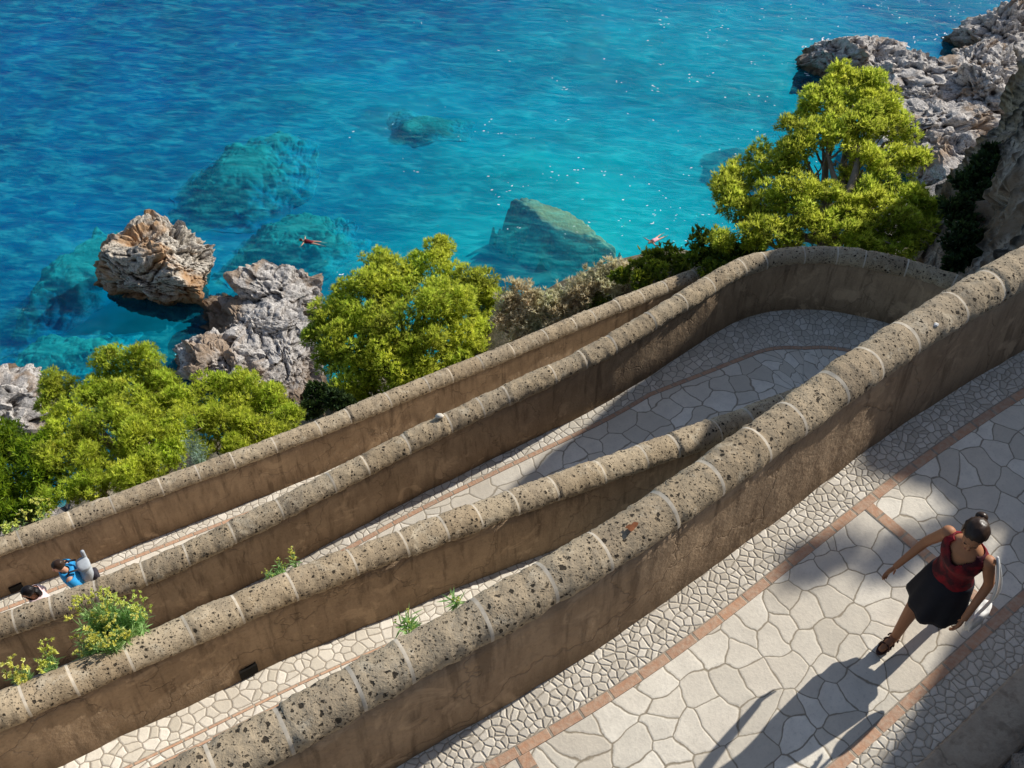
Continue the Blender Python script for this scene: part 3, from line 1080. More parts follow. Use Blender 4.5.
def reef(px, py, depth_top, r, seed, label, rot=0., rough=.3):
    """a drowned rock shelf: its top lies depth_top below the surface and its skirt melts into the seabed"""
    c = at(px, py, SEA - depth_top)
    nr, na = 70, 150
    t = np.linspace(0, 1, nr)[:, None] ** .8
    a_ = np.linspace(0, 2 * math.pi, na, endpoint=False)[None]
    wob = 1 + .22 * fbm(np.stack([np.cos(a_[0]) * 1.5, np.sin(a_[0]) * 1.5, np.full(na, seed * .7)], 1), 4, seed)[None]
    x = t * np.cos(a_) * r[0] * 1.75 * wob
    y = t * np.sin(a_) * r[1] * 1.75 * wob
    ca, sa = math.cos(rot), math.sin(rot)
    x, y = x * ca - y * sa, x * sa + y * ca
    q = np.stack([x.ravel() + c[0], y.ravel() + c[1], np.zeros(x.size)], 1)
    tt_ = np.repeat(t, na, 1).ravel()
    n_ = fbm(q * .55, 5, seed) * .8 + ridged(q * 1.3, 4, seed + 2) * .35
    te = np.clip(tt_ + n_ * .16, 0, 1.2)
    up_ = np.interp(te, [0, .25, .42, .60, .82, 1, 1.2], [1, .96, .82, .45, .12, 0, 0])
    if depth_top < 1:
        up_ = np.interp(te, [0, .5, .66, .82, 1, 1.2], [1, .97, .80, .30, 0, 0])
    bed = sea_depth(q)
    if depth_top < 1:
        bed = bed * (1 - np.clip(up_, 0, 1)) + np.minimum(bed, 2.2) * np.clip(up_, 0, 1)
    rel_ = 1.0 if depth_top < 2 else .5
    top = np.minimum(depth_top + np.clip(-n_, -1, 1) * (.12 if depth_top > 2 else .2 * depth_top), bed)
    top = bed * (1 - rel_) + top * rel_
    z_ = -(bed * (1 - up_) + top * up_) + .03
    z_[-na:] -= .3
    me = mesh_np(np.stack([q[:, 0], q[:, 1], SEA + z_], 1) - np.array([c[0], c[1], 0]), grid_faces(nr, na, True))
    bl_ = np.clip(1.05 - up_ * 1.25 + n_ * .35, 0, 1)
    side_ = np.clip(.35 - .8 * np.cos(np.arctan2(q[:, 1] - c[1], q[:, 0] - c[0]) - .6), 0, 1)
    flank_shade_ = np.clip(1 - np.abs(tt_ + n_ * .12 - .62) / .30, 0, 1) * side_ * .9  # shade painted dark on the flank turned away from the sun
    vcol(me, np.stack([bl_, flank_shade_, bl_ * 0, np.ones_like(bl_)], 1))
    o = link('submerged_reef', me, M['reef'])
    o.location = (c[0], c[1], 0)
    return tag(o, label, 'reef')


reef(238, 132, 5.6, (3.9, 3.4, 4.0), 401, 'pale green submerged reef farthest out, seen through deep blue water', .2)
reef(285, 192, 3.2, (3.7, 3.0, 3.6), 405, 'rough green submerged reef next to the swimmer', .5)
e0_, e1_ = at(505, 195, SEA), at(615, 246, SEA)
reef(563, 219, .12, (np.linalg.norm(e1_ - e0_) * .36, 1.05, 3.2), 409, 'long tan reef just under the surface in the turquoise shallows', math.atan2(e1_[1] - e0_[1], e1_[0] - e0_[0]))
reef(75, 222, 6.0, (2.4, 5.2, 4.6), 417, 'blurred dim reef under the water left of the sea stack', -.5)
reef(40, 322, 4.6, (3.2, 2.6, 3.0), 421, 'green reef under the water below and left of the sea stack', 0)
reef(185, 332, 1.4, (2.0, 1.0, 1.8), 425, 'narrow olive reef under the channel between sea stack and white outcrop', .5)
reef(428, 110, 6.6, (2.6, 1.7, 3.4), 429, 'dim reef far out at the top of the sea', -.4)

# water surface: clear, rippled, tinted; mirrors the sky and glitters in the sun
k = NT('sea_water')
t = k.t
p = k.obj()
map_ = k.n('Mapping', {'Vector': p, 'Rotation': (0, 0, R(14)), 'Scale': (.42, 1.0, 1.0)})
w1_ = k.noise(map_, .42, 3, .55, .6)
w2_ = k.noise(map_, 1.7, 4, .62, .5)
w3_ = k.noise(p, 5.5, 3, .6)
h = k.math('ADD', k.math('MULTIPLY', w1_, 1.5), k.math('ADD', k.math('MULTIPLY', w2_, .62), k.math('MULTIPLY', w3_, .22)))
bn = k.bump(h, 1.0, .16)
t.nodes.remove(k.b)
h2 = k.math('ADD', h, k.math('MULTIPLY', k.noise(p, 11, 2, .5), .10))
bn2 = k.bump(h2, 1.0, .40)
gl = k.n('BsdfGlossy', {'Color': (1, 1, 1, 1), 'Roughness': .02, 'Normal': bn2})
rip = k.math('ADD', k.math('MULTIPLY', w2_, .62), k.math('ADD', k.math('MULTIPLY', w1_, .22), k.math('MULTIPLY', w3_, .16)))
df = k.n('BsdfDiffuse', {'Color': k.ramp(rip, [(.38, (.001, .075, .22)), (.50, (.003, .26, .40)), (.62, (.04, .72, .80))]), 'Normal': bn})  # wave light and shade put into the colour: dark troughs, bright crests
tr = k.n('BsdfTransparent', {'Color': (.62, .97, .99, 1)})
m1 = k.n('MixShader', {0: .24, 1: tr, 2: df})
fr = k.n('Fresnel', {'IOR': 1.33, 'Normal': bn})
m2 = k.n('MixShader', {0: k.math('MULTIPLY', fr, .36), 1: m1, 2: gl})
t.links.new(m2.outputs[0], k.out.inputs[0])
M['water'] = k.m
me = mesh_np(np.array([(-3000, -200, SEA), (3000, -200, SEA), (3000, 3000, SEA), (-3000, 3000, SEA)], float), np.array([[0, 1, 2, 3]]))
struct(link('sea', me, M['water']))

rf = np.random.default_rng(12)
FV, FF, n0_ = [], [], 0


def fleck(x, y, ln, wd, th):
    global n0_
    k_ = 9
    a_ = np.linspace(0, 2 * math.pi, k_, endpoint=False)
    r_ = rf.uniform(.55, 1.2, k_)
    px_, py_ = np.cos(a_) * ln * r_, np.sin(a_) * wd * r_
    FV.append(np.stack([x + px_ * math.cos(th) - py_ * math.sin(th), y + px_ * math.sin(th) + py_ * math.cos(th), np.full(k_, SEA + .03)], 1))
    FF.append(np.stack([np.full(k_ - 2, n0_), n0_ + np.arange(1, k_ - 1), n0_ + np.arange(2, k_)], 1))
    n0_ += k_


for _ in range(170):  # white flecks painted in place of sun glints on the open water
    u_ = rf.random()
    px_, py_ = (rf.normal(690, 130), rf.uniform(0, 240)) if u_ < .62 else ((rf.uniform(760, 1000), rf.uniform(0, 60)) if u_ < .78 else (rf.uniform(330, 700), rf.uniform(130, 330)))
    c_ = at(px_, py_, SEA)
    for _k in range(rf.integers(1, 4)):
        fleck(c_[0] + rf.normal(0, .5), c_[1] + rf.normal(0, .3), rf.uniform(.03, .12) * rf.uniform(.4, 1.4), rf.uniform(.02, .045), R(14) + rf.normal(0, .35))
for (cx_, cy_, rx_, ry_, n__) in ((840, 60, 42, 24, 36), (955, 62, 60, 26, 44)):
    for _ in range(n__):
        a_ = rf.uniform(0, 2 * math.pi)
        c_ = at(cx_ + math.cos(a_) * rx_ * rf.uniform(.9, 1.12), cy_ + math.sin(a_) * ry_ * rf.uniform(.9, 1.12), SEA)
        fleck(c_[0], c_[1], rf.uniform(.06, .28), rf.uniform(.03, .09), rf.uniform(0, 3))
M['glints_and_foam'] = flat('glints_and_foam', (.93, .95, .96), .7, .04, 9)
o = link('glints_and_foam', mesh_np(np.vstack(FV), np.vstack(FF), False), M['glints_and_foam'])
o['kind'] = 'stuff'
tag(o, 'white flecks imitating sun glints over the sea, with froth at the rocks', 'glints_and_foam')


# ------------------------------------------------------------------ vegetation
def mat_leaf(name, dark, mid, light, tl=.45):
    k = NT(name)
    a = k.n('Attribute', attribute_name='col')
    s = k.n('SeparateColor', {0: a.outputs[0]})
    c = k.ramp(s.outputs[0], [(0., dark), (.5, mid), (1., light)])
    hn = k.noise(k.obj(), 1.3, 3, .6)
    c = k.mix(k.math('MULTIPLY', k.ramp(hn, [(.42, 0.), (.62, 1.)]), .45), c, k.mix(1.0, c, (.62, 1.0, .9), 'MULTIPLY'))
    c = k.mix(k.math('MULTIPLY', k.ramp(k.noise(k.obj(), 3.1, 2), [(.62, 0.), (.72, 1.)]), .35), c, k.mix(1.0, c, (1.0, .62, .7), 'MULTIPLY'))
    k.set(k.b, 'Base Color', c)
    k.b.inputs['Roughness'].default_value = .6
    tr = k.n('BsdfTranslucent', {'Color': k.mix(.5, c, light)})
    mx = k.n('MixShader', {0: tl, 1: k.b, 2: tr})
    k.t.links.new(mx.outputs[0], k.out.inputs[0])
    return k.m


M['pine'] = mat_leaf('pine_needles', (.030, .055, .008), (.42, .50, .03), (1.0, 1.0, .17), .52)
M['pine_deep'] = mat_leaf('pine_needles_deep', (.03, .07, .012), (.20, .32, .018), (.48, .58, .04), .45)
M['dry'] = mat_leaf('dry_scrub', (.38, .30, .16), (.82, .68, .42), (1.0, .90, .66), .45)
M['shrub'] = mat_leaf('shrub_leaves', (.04, .07, .012), (.20, .26, .025), (.55, .58, .05), .4)
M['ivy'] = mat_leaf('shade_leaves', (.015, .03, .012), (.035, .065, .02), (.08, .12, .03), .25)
M['silver'] = mat_leaf('silver_leaves', (.13, .19, .13), (.25, .34, .25), (.42, .50, .38), .3)
M['fennel'] = mat_leaf('feathery_leaves', (.14, .26, .06), (.32, .52, .16), (.58, .72, .32), .45)
M['petal'] = mat_leaf('yellow_flowers', (.60, .56, .06), (.82, .78, .16), (.92, .90, .40), .35)
M['bark'] = flat('grey_bark', (.27, .21, .16), .9, .35, 9)


def foliage_mesh(clumps, seed, tuft=.16, blades=7, width=.03, dens=110, up=.5, tone=0., shell=.5, sub_n=15):
    """needle tufts spread over small puffs gathered into clumps: (x, y, z, rx, ry, rz)"""
    r = np.random.default_rng(seed)
    Pt, Nn, Tn = [], [], []
    for (x, y, z_, rx, ry, rz) in clumps:
        c = np.array([x, y, z_])
        rad = np.array([rx, ry, rz])
        # puffs: smaller balls over the surface of the clump
        m_ = sub_n
        dv = r.normal(size=(m_, 3))
        dv[:, 2] = dv[:, 2] * .8 + .35
        dv /= np.linalg.norm(dv, axis=1)[:, None]
        pc = np.vstack([c + dv * rad * r.uniform(.55, .9, (m_, 1)), c[None]])
        pr = np.concatenate([r.uniform(.26, .46, m_), [.66]])[:, None] * rad * r.uniform(.85, 1.15, (m_ + 1, 1))
        ct = r.normal(0, .08)
        for q, s_ in zip(pc, pr):
            n_ = max(6, int(dens * (s_[0] * s_[1] + s_[1] * s_[2] + s_[0] * s_[2]) * 1.35))
            d_ = r.normal(size=(n_, 3))
            d_[:, 2] += .25
            d_ /= np.linalg.norm(d_, axis=1)[:, None]
            rho = r.uniform(shell, 1.0, (n_, 1)) ** .7
            jit = r.normal(0, .05, (n_, 3))
            Pt.append(q + d_ * s_ * rho + jit * s_)
            Nn.append(d_)
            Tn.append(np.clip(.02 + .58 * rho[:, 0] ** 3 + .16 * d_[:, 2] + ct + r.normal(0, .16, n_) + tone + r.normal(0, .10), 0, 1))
    Pt, Nn, Tn = np.vstack(Pt), np.vstack(Nn), np.concatenate(Tn)
    n_ = len(Pt)
    B = blades
    dr = Nn[:, None] * .9 + np.array([0, 0, up]) + r.normal(0, .62, (n_, B, 3))
    dr /= np.linalg.norm(dr, axis=2)[..., None]
    ln = tuft * r.uniform(.6, 1.3, (n_, B, 1))
    sd_ = np.cross(dr, r.normal(size=(n_, B, 3)))
    sd_ /= np.linalg.norm(sd_, axis=2)[..., None] + 1e-9
    base = Pt[:, None] + np.zeros((n_, B, 3))
    w_ = width * r.uniform(.7, 1.3, (n_, B, 1))
    v = np.stack([base - sd_ * w_ * .5, base + sd_ * w_ * .5, base + dr * ln * .7 + sd_ * w_ * .6, base + dr * ln], 2).reshape(-1, 3)
    i = np.arange(n_ * B) * 4
    f = np.stack([i, i + 1, i + 2, i + 3], 1)
    me = mesh_np(v, f, False)
    cv = np.clip(np.repeat(Tn, B) + r.normal(0, .06, n_ * B), 0, 1)
    vcol(me, np.repeat(cv, 4))
    return me


def limbs_mesh(base, clumps, r0, seed, trunk_top=None):
    r = np.random.default_rng(seed)
    parts = []
    base = np.array(base, float)
    cs = np.array([c_[:3] for c_ in clumps])
    top = np.array(trunk_top if trunk_top is not None else cs.mean(0) * .6 + base * .4)
    tp = np.linspace(0, 1, 9)[:, None]
    bend = r.normal(0, .12, 3) * np.array([1, 1, 0])
    tr_ = base + (top - base) * tp + bend * np.sin(tp * math.pi)
    parts.append(tube(tr_, np.linspace(r0, r0 * .6, 9), 9))
    for c_ in cs:
        a_ = tr_[r.integers(4, 9)]
        e_ = c_ * .8 + a_ * .2
        q = np.linspace(0, 1, 8)[:, None]
        mid = (a_ + e_) / 2 + r.normal(0, .1, 3) * np.linalg.norm(e_ - a_) - np.array([0, 0, .12]) * np.linalg.norm(e_ - a_)
        cu = (1 - q) ** 2 * a_ + 2 * q * (1 - q) * mid + q ** 2 * e_
        parts.append(tube(cu, np.linspace(r0 * .5, r0 * .14, 8), 6))
        for _ in range(4):
            s0 = cu[r.integers(4, 8)]
            e2 = e_ + r.normal(0, .26, 3) * np.array([1, 1, .6])
            parts.append(tube(np.linspace(s0, e2, 5) + r.normal(0, .03, (5, 3)), np.linspace(r0 * .16, r0 * .05, 5), 5))
    v, f = merge(parts)
    return mesh_np(v, f)


def tree(name, label, cat, clumps_px, base, r0, seed, mat, depth, group=None, squash=.85, top=None, **kw):
    """clumps_px: (px, py, depth offset, radius in px)"""
    cl = []
    for px, py, dd_, rp in clumps_px:
        d_ = depth + dd_
        c_ = dp(px, py, d_)
        rr = rp * d_ / FPX
        cl.append((*c_, rr, rr, rr * squash))
    base = np.array(base, float)
    root = empty(name, base)
    tag(root, label, cat, group)
    clr = [(x - base[0], y - base[1], z_ - base[2], a, b_, c_) for x, y, z_, a, b_, c_ in cl]
    link('trunk', limbs_mesh((0, 0, 0), clr, r0, seed, None if top is None else np.array(top) - base), M['bark'], root)
    link('crown', foliage_mesh(clr, seed, **kw), mat, root)
    return root


PG = 'aleppo pines below the walls'
# middle pine
tree('pine_tree', 'bushy yellow-green pine standing alone between white outcrop and dry knoll', 'pine tree',
     [(430, 268, 1.0, 30), (395, 285, .8, 32), (360, 300, .3, 34), (330, 318, .2, 24), (465, 292, .8, 30), (485, 320, .4, 22), (440, 310, -.3, 36), (400, 325, -.6, 36), (355, 345, -.5, 34), (330, 355, -.2, 20),
      (470, 340, -.5, 26), (430, 355, -1.0, 34), (390, 370, -1.2, 32), (355, 385, -1.0, 24), (440, 250, 1.2, 14), (320, 335, 0, 18), (415, 385, -1.3, 22), (490, 300, .6, 16), (378, 262, 1.0, 16), (460, 365, -.9, 18)],
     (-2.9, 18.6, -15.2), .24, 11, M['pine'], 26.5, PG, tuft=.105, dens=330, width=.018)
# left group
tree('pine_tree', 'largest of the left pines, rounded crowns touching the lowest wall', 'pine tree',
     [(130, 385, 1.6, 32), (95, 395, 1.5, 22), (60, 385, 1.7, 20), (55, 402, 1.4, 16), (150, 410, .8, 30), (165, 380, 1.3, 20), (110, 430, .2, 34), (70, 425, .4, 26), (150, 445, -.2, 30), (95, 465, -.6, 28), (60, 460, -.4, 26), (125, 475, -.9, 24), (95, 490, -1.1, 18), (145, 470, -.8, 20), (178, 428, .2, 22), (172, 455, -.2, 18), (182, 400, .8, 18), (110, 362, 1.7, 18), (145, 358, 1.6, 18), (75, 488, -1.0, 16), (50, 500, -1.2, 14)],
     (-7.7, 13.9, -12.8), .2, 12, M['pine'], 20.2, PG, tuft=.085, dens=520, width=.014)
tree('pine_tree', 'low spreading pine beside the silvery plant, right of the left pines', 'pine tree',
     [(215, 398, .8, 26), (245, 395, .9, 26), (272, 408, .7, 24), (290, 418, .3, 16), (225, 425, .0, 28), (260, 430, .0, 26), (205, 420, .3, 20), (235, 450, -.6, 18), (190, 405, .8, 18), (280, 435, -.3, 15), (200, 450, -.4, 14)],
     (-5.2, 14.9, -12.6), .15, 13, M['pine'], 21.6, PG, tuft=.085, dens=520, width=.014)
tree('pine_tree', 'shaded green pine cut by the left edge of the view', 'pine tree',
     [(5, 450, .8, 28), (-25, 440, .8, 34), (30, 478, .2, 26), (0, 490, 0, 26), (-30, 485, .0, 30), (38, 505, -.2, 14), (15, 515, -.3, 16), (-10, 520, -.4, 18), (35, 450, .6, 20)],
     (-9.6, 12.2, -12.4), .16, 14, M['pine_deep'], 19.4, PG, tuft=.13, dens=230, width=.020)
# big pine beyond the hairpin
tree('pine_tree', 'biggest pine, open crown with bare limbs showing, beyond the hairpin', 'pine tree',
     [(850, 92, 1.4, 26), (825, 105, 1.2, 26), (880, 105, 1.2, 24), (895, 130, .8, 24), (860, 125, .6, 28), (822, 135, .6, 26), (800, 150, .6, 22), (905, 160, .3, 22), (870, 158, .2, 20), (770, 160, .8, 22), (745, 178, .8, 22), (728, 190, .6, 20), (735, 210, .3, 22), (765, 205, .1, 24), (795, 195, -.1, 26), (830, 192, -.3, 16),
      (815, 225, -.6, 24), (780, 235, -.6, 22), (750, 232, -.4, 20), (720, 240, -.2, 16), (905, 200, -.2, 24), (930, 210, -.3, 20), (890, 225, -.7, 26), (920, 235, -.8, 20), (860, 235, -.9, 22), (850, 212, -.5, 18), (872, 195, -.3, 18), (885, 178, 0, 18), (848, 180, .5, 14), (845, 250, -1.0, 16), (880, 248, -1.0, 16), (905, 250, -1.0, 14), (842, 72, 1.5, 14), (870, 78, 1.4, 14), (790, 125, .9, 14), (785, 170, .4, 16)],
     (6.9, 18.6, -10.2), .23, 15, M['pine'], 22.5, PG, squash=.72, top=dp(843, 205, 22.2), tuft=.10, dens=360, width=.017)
# shrubs
tree('shrub', 'bright green bush on the knoll right of the pink bather', 'shrub',
     [(650, 262, .2, 14), (668, 256, .3, 14), (635, 270, .1, 12), (655, 275, -.3, 13), (680, 268, -.2, 12), (620, 278, 0, 9), (640, 283, -.4, 10)],
     (3.0, 18.6, -9.6), .06, 21, M['shrub'], 23.4, 'shrubs on the slope', tuft=.11, dens=150, width=.035)
tree('shrub', 'dark green broad-leaved bush under the left side of the big pine', 'shrub',
     [(705, 243, .2, 15), (720, 258, 0, 16), (698, 260, .2, 13), (740, 252, 0, 14), (712, 272, -.4, 12), (735, 268, -.3, 10), (755, 248, -.2, 12)],
     (4.3, 18.2, -9.4), .07, 22, M['shrub'], 22.6, 'shrubs on the slope', tuft=.12, dens=130, width=.045, tone=-.12)
dry = [(520, 300, 14, 'dry'), (545, 305, 15, 'dry'), (570, 298, 14, 'dry'), (595, 288, 15, 'dry'), (615, 275, 12, 'dry'), (510, 320, 13, 'dry'), (540, 328, 13, 'dry'), (570, 318, 11, 'dry'), (525, 338, 10, 'dry'), (600, 303, 10, 'shrub')]
dl = ['brown dry scrub at the left end of the knoll beside the middle pine', 'pale dry scrub on the brow of the knoll below the bay', 'straw-coloured scrub in the middle of the knoll', 'tan scrub on the knoll near the shaded stretch of wall', 'small tan scrub on the water-side brow of the knoll', 'low brown scrub between middle pine and knoll', 'grey-brown scrub just above the lowest wall', 'thin scrub close above the lowest wall', 'lowest tuft of scrub right of the middle pine', 'small green bush just above the shaded stretch of wall']
for i, (px, py, rp, mt) in enumerate(dry):
    tree('shrub', dl[i], 'shrub', [(px, py - 5, 0, rp * 1.2), (px + rp * .8, py + rp * .2, -.2, rp * .85), (px - rp * .8, py + rp * .2, -.1, rp * .85)], dp(px, py + rp, 24.4), .03, 31 + i, M[mt], 24.4, 'shrubs on the slope', tuft=.10, dens=170, width=.022, shell=.3)
# dark gap bushes behind the lowest wall
tree('shrub', 'dark green thicket in the shade between the middle pine and the lower left pines', 'shrub',
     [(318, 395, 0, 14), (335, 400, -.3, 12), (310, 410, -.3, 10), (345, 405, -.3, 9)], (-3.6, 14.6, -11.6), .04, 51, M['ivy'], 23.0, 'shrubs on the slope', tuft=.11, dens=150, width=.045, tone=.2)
# shaded bush at the foot of the cliff
tree('shrub', 'dark shaded bush hanging at the foot of the cliff behind the hairpin', 'shrub',
     [(968, 185, 1.4, 18), (985, 170, 1.4, 16), (960, 215, .6, 20), (978, 205, .8, 16), (955, 245, -.2, 16), (968, 238, 0, 16), (990, 190, 1.0, 12), (955, 265, -.6, 10), (972, 258, -.6, 9), (992, 155, 1.7, 11)],
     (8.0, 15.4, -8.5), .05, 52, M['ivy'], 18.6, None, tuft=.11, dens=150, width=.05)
# pines on the crest that shade the upper path
cr = [(11.6, 12.8, 10.6), (12.6, 11.4, 10.4), (10.6, 13.8, 9.6)]
def crest_pine(base, cl, lab, seed):
    base = np.array(base, float)
    root = empty('pine_tree', base)
    tag(root, lab, 'pine tree')
    cl = [(c_[0] - base[0], c_[1] - base[1], c_[2] - base[2], c_[3], c_[3], c_[3] * .7) for c_ in cl]
    link('trunk', limbs_mesh((0, 0, 0), cl, .05, seed, (0, 0, .9)), M['bark'], root)
    link('crown', foliage_mesh(cl, seed, tuft=.17, dens=60, width=.035, sub_n=7), M['pine'], root)


crest_pine((12.6, 12.0, 6.8), [(11.95, 12.45, 8.55, .16), (12.2, 11.95, 7.95, .14), (12.45, 11.6, 7.6, .14), (12.7, 11.3, 7.75, .16), (12.1, 12.1, 8.25, .08), (12.6, 11.4, 7.75, .08), (13.0, 11.0, 7.6, .16)], 'wind-bent pine on top of the cliff, shading the upper path', 61)


# ------------------------------------------------------------------ small flowering plants on the walls
def flower_plant(name, label, base, stems, h, spread, seed, leaf='fennel', leafy=1.0, heads=True, head_r=.03, lean=(0, 0)):
    r = np.random.default_rng(seed)
    root = empty(name, base)
    tag(root, label, 'plant')
    st_, hd, lf, lt, ht, hds = [], [], [], [], [], []
    for i in range(stems):
        a = r.uniform(0, 2 * math.pi)
        sp = spread * math.sqrt(r.uniform(.02, 1))
        hh = h * r.uniform(.6, 1.1)
        q = np.linspace(0, 1, 7)[:, None]
        e_ = np.array([math.cos(a) * sp + lean[0] * hh, math.sin(a) * sp + lean[1] * hh, hh])
        cu = np.array([0, 0, 0]) + e_ * q * np.array([1, 1, 1]) + np.array([math.cos(a), math.sin(a), 0]) * spread * .15 * np.sin(q * math.pi)
        st_.append(tube(cu, np.linspace(.006, .003, 7), 4))
        n_ = int(26 * leafy)
        for _ in range(n_):
            t_ = r.uniform(.02, .72)
            p_ = np.array([np.interp(t_, q[:, 0], cu[:, w]) for w in range(3)])
            d_ = r.normal(size=3) * np.array([1, 1, .6]) + np.array([0, 0, .5])
            d_ /= np.linalg.norm(d_)
            s_ = np.cross(d_, r.normal(size=3))
            s_ /= np.linalg.norm(s_)
            ln = r.uniform(.05, .13)
            lf.append(np.array([p_, p_ + d_ * ln * .5 + s_ * .007, p_ + d_ * ln, p_ + d_ * ln * .5 - s_ * .007]))
            lt.append(np.clip(.25 + .5 * t_ + r.normal(0, .18), 0, 1))
        if heads:
            hd, ht = [], []
            for _ in range(r.integers(4, 8)):
                c_ = cu[-1] + r.normal(0, head_r * .9, 3) * np.array([1, 1, .4])
                for _k in range(9):
                    d_ = r.normal(size=3) + np.array([0, 0, .8])
                    d_ /= np.linalg.norm(d_)
                    s_ = np.cross(d_, r.normal(size=3))
                    s_ /= np.linalg.norm(s_)
                    ln = head_r * r.uniform(.5, 1)
                    hd.append(np.array([c_ - s_ * ln * .4, c_ + d_ * ln, c_ + s_ * ln * .5, c_ - d_ * ln * .3]))
                    ht.append(np.clip(r.normal(.55, .25), 0, 1))
            hds.append((hd, ht))
    v, f = merge(st_)
    link('stem', mesh_np(v, f), M['fennel_stem'], root)
    for nm, L_, T_, mt in [('foliage', lf, lt, M[leaf])] + [('flower_head', a_, b_, M['petal']) for a_, b_ in hds]:
        if L_:
            v = np.array(L_).reshape(-1, 3)
            i = np.arange(len(L_))[:, None] * 4 + np.arange(4)
            me = mesh_np(v, i, False)
            vcol(me, np.repeat(np.array(T_), 4))
            link(nm, me, mt, root)
    return root


M['fennel_stem'] = flat('green_stem', (.16, .25, .07), .7)
# they root in the outer face of the walls, just under the coping


def on_face(line, nrm, px, py, z, dz):
    q_ = at(px, py, z)
    i_ = int(np.argmin(np.linalg.norm(line[:, :2] - q_[:2], axis=1)))
    return np.array([line[i_, 0] - nrm[i_, 0] * (TH + .06), line[i_, 1] - nrm[i_, 1] * (TH + .06), line[i_, 2] - dz])


FP = [('L2', 116, 632, .30, 46, .50, .36, 3, 4.2, .034, 'big feathery green plant with yellow flower heads behind the second wall'),
      ('L2', 88, 646, .30, 10, .32, .16, 4, 1.8, .030, 'smaller flowering stems at the left foot of the big feathery plant'),
      ('L2', 24, 676, .22, 7, .22, .14, 5, .6, .040, 'low cluster of pale yellow flowers behind the left end of the second wall'),
      ('L2', 52, 664, .22, 6, .22, .12, 6, .6, .040, 'two pale yellow flower clumps between the low cluster and the big feathery plant'),
      ('L2', 282, 572, .20, 12, .05, .16, 7, .9, .020, 'yellow-green tuft hanging over the middle of the second wall'),
      ('L2', 302, 562, .3, 3, .33, .05, 8, .5, .024, 'slender stalk with tiny flowers above the middle of the second wall'),
      ('L1', 422, 634, .2, 8, .04, .11, 9, .6, .014, 'small yellow-green weed on the far side of the nearest wall'),
      ('L1', 466, 608, .2, 3, .06, .05, 10, .6, .012, 'tiny weed sprig farther up the far side of the nearest wall'),
      ('L4', 16, 528, .3, 5, .36, .2, 16, .5, .055, 'white-yellow flower heads poking over the left end of the lowest wall'),
      ('L4', 42, 518, .3, 5, .36, .16, 17, .5, .055, 'pair of pale flower heads on the lowest wall beside the left pines')]
for ln_, px, py, dz, ns, h_, sp_, sd__, lf_, hr_, lab in FP:
    ll, nn__ = {'L1': (L1, N1), 'L2': (L2, N2), 'L4': (L4, N4)}[ln_]
    b_ = on_face(ll, nn__, px, py, {'L1': .9, 'L2': -2.2, 'L4': -6.9}[ln_], dz)
    nv_ = nn__[int(np.argmin(np.linalg.norm(ll[:, :2] - b_[:2], axis=1)))]
    flower_plant('flowering_plant', lab, b_, ns, h_, sp_, sd__, leafy=lf_, head_r=hr_, lean=(-nv_[0] * .3, -nv_[1] * .3))
b_ = at(202, 474, -8.4)
flower_plant('silver_plant', 'upright silvery grey-green plant between the left pines and the lowest wall', b_, 16, 1.35, .35, 18, leaf='silver', leafy=3.0, heads=False)


# ------------------------------------------------------------------ people
M['skin'] = flat('tanned_skin', (.42, .19, .095), .55, .10, 25)
M['skin_pale'] = flat('fair_skin', (.60, .33, .22), .55, .10, 25)
M['hair'] = flat('dark_brown_hair', (.045, .026, .017), .34, .4, 60)
M['hair_black'] = flat('black_hair', (.010, .008, .009), .45, .4, 60)
k = NT('red_print_top')
n = k.noise(k.n('TexCoord').outputs['Object'], 9, 3, .6, .4)
M['top'] = k.fin(k.mix(k.ramp(n, [(.42, 0.), (.62, 1.)]), (.05, .006, .012), (.25, .009, .016)), k.bump(k.noise(k.n('TexCoord').outputs['Object'], 14, 3), .4, .02), .75)
M['skirt'] = flat('black_skirt', (.013, .014, .020), .8, .3, 20)
M['white_cloth'] = flat('white_canvas', (.78, .76, .72), .8, .06, 20)
M['blue_shirt'] = flat('blue_shirt', (.03, .30, .62), .8, .2, 14)
M['pale_pink'] = flat('pale_pink_cloth', (.82, .62, .60), .8, .12, 14)
M['pink'] = flat('pink_cloth', (.78, .40, .44), .8, .12, 14)
M['grey_pack'] = flat('grey_pack', (.42, .45, .48), .8, .2, 20)
M['dark_pack'] = flat('dark_pack', (.04, .035, .045), .7, .2, 20)
M['shorts'] = flat('dark_shorts', (.05, .05, .06), .8, .2, 20)
M['sandal'] = flat('dark_sandals', (.06, .025, .02), .6, .2, 30)
M['sole'] = flat('shoe_soles', (.25, .2, .15), .7, .2, 30)
M['red_swim'] = flat('dark_red_swimsuit', (.16, .012, .02), .7, .2, 30)
M['eye'] = flat('eye_dark', (.02, .012, .01), .3, .1, 30)
M['lip'] = flat('lips', (.36, .10, .07), .5, .1, 30)


def finalize(o, voxel, smooth=6):
    m_ = o.modifiers.new('r', 'REMESH')
    m_.mode = 'VOXEL'
    m_.voxel_size = voxel
    m_.use_smooth_shade = True
    if smooth:
        s_ = o.modifiers.new('s', 'SMOOTH')
        s_.iterations = smooth
        s_.factor = .5
    dg = bpy.context.evaluated_depsgraph_get()
    dg.update()
    ev = o.evaluated_get(dg)
    me = bpy.data.meshes.new_from_object(ev)
    o.modifiers.clear()
    o.data = me
    for p_ in me.polygons:
        p_.use_smooth = True
    return o


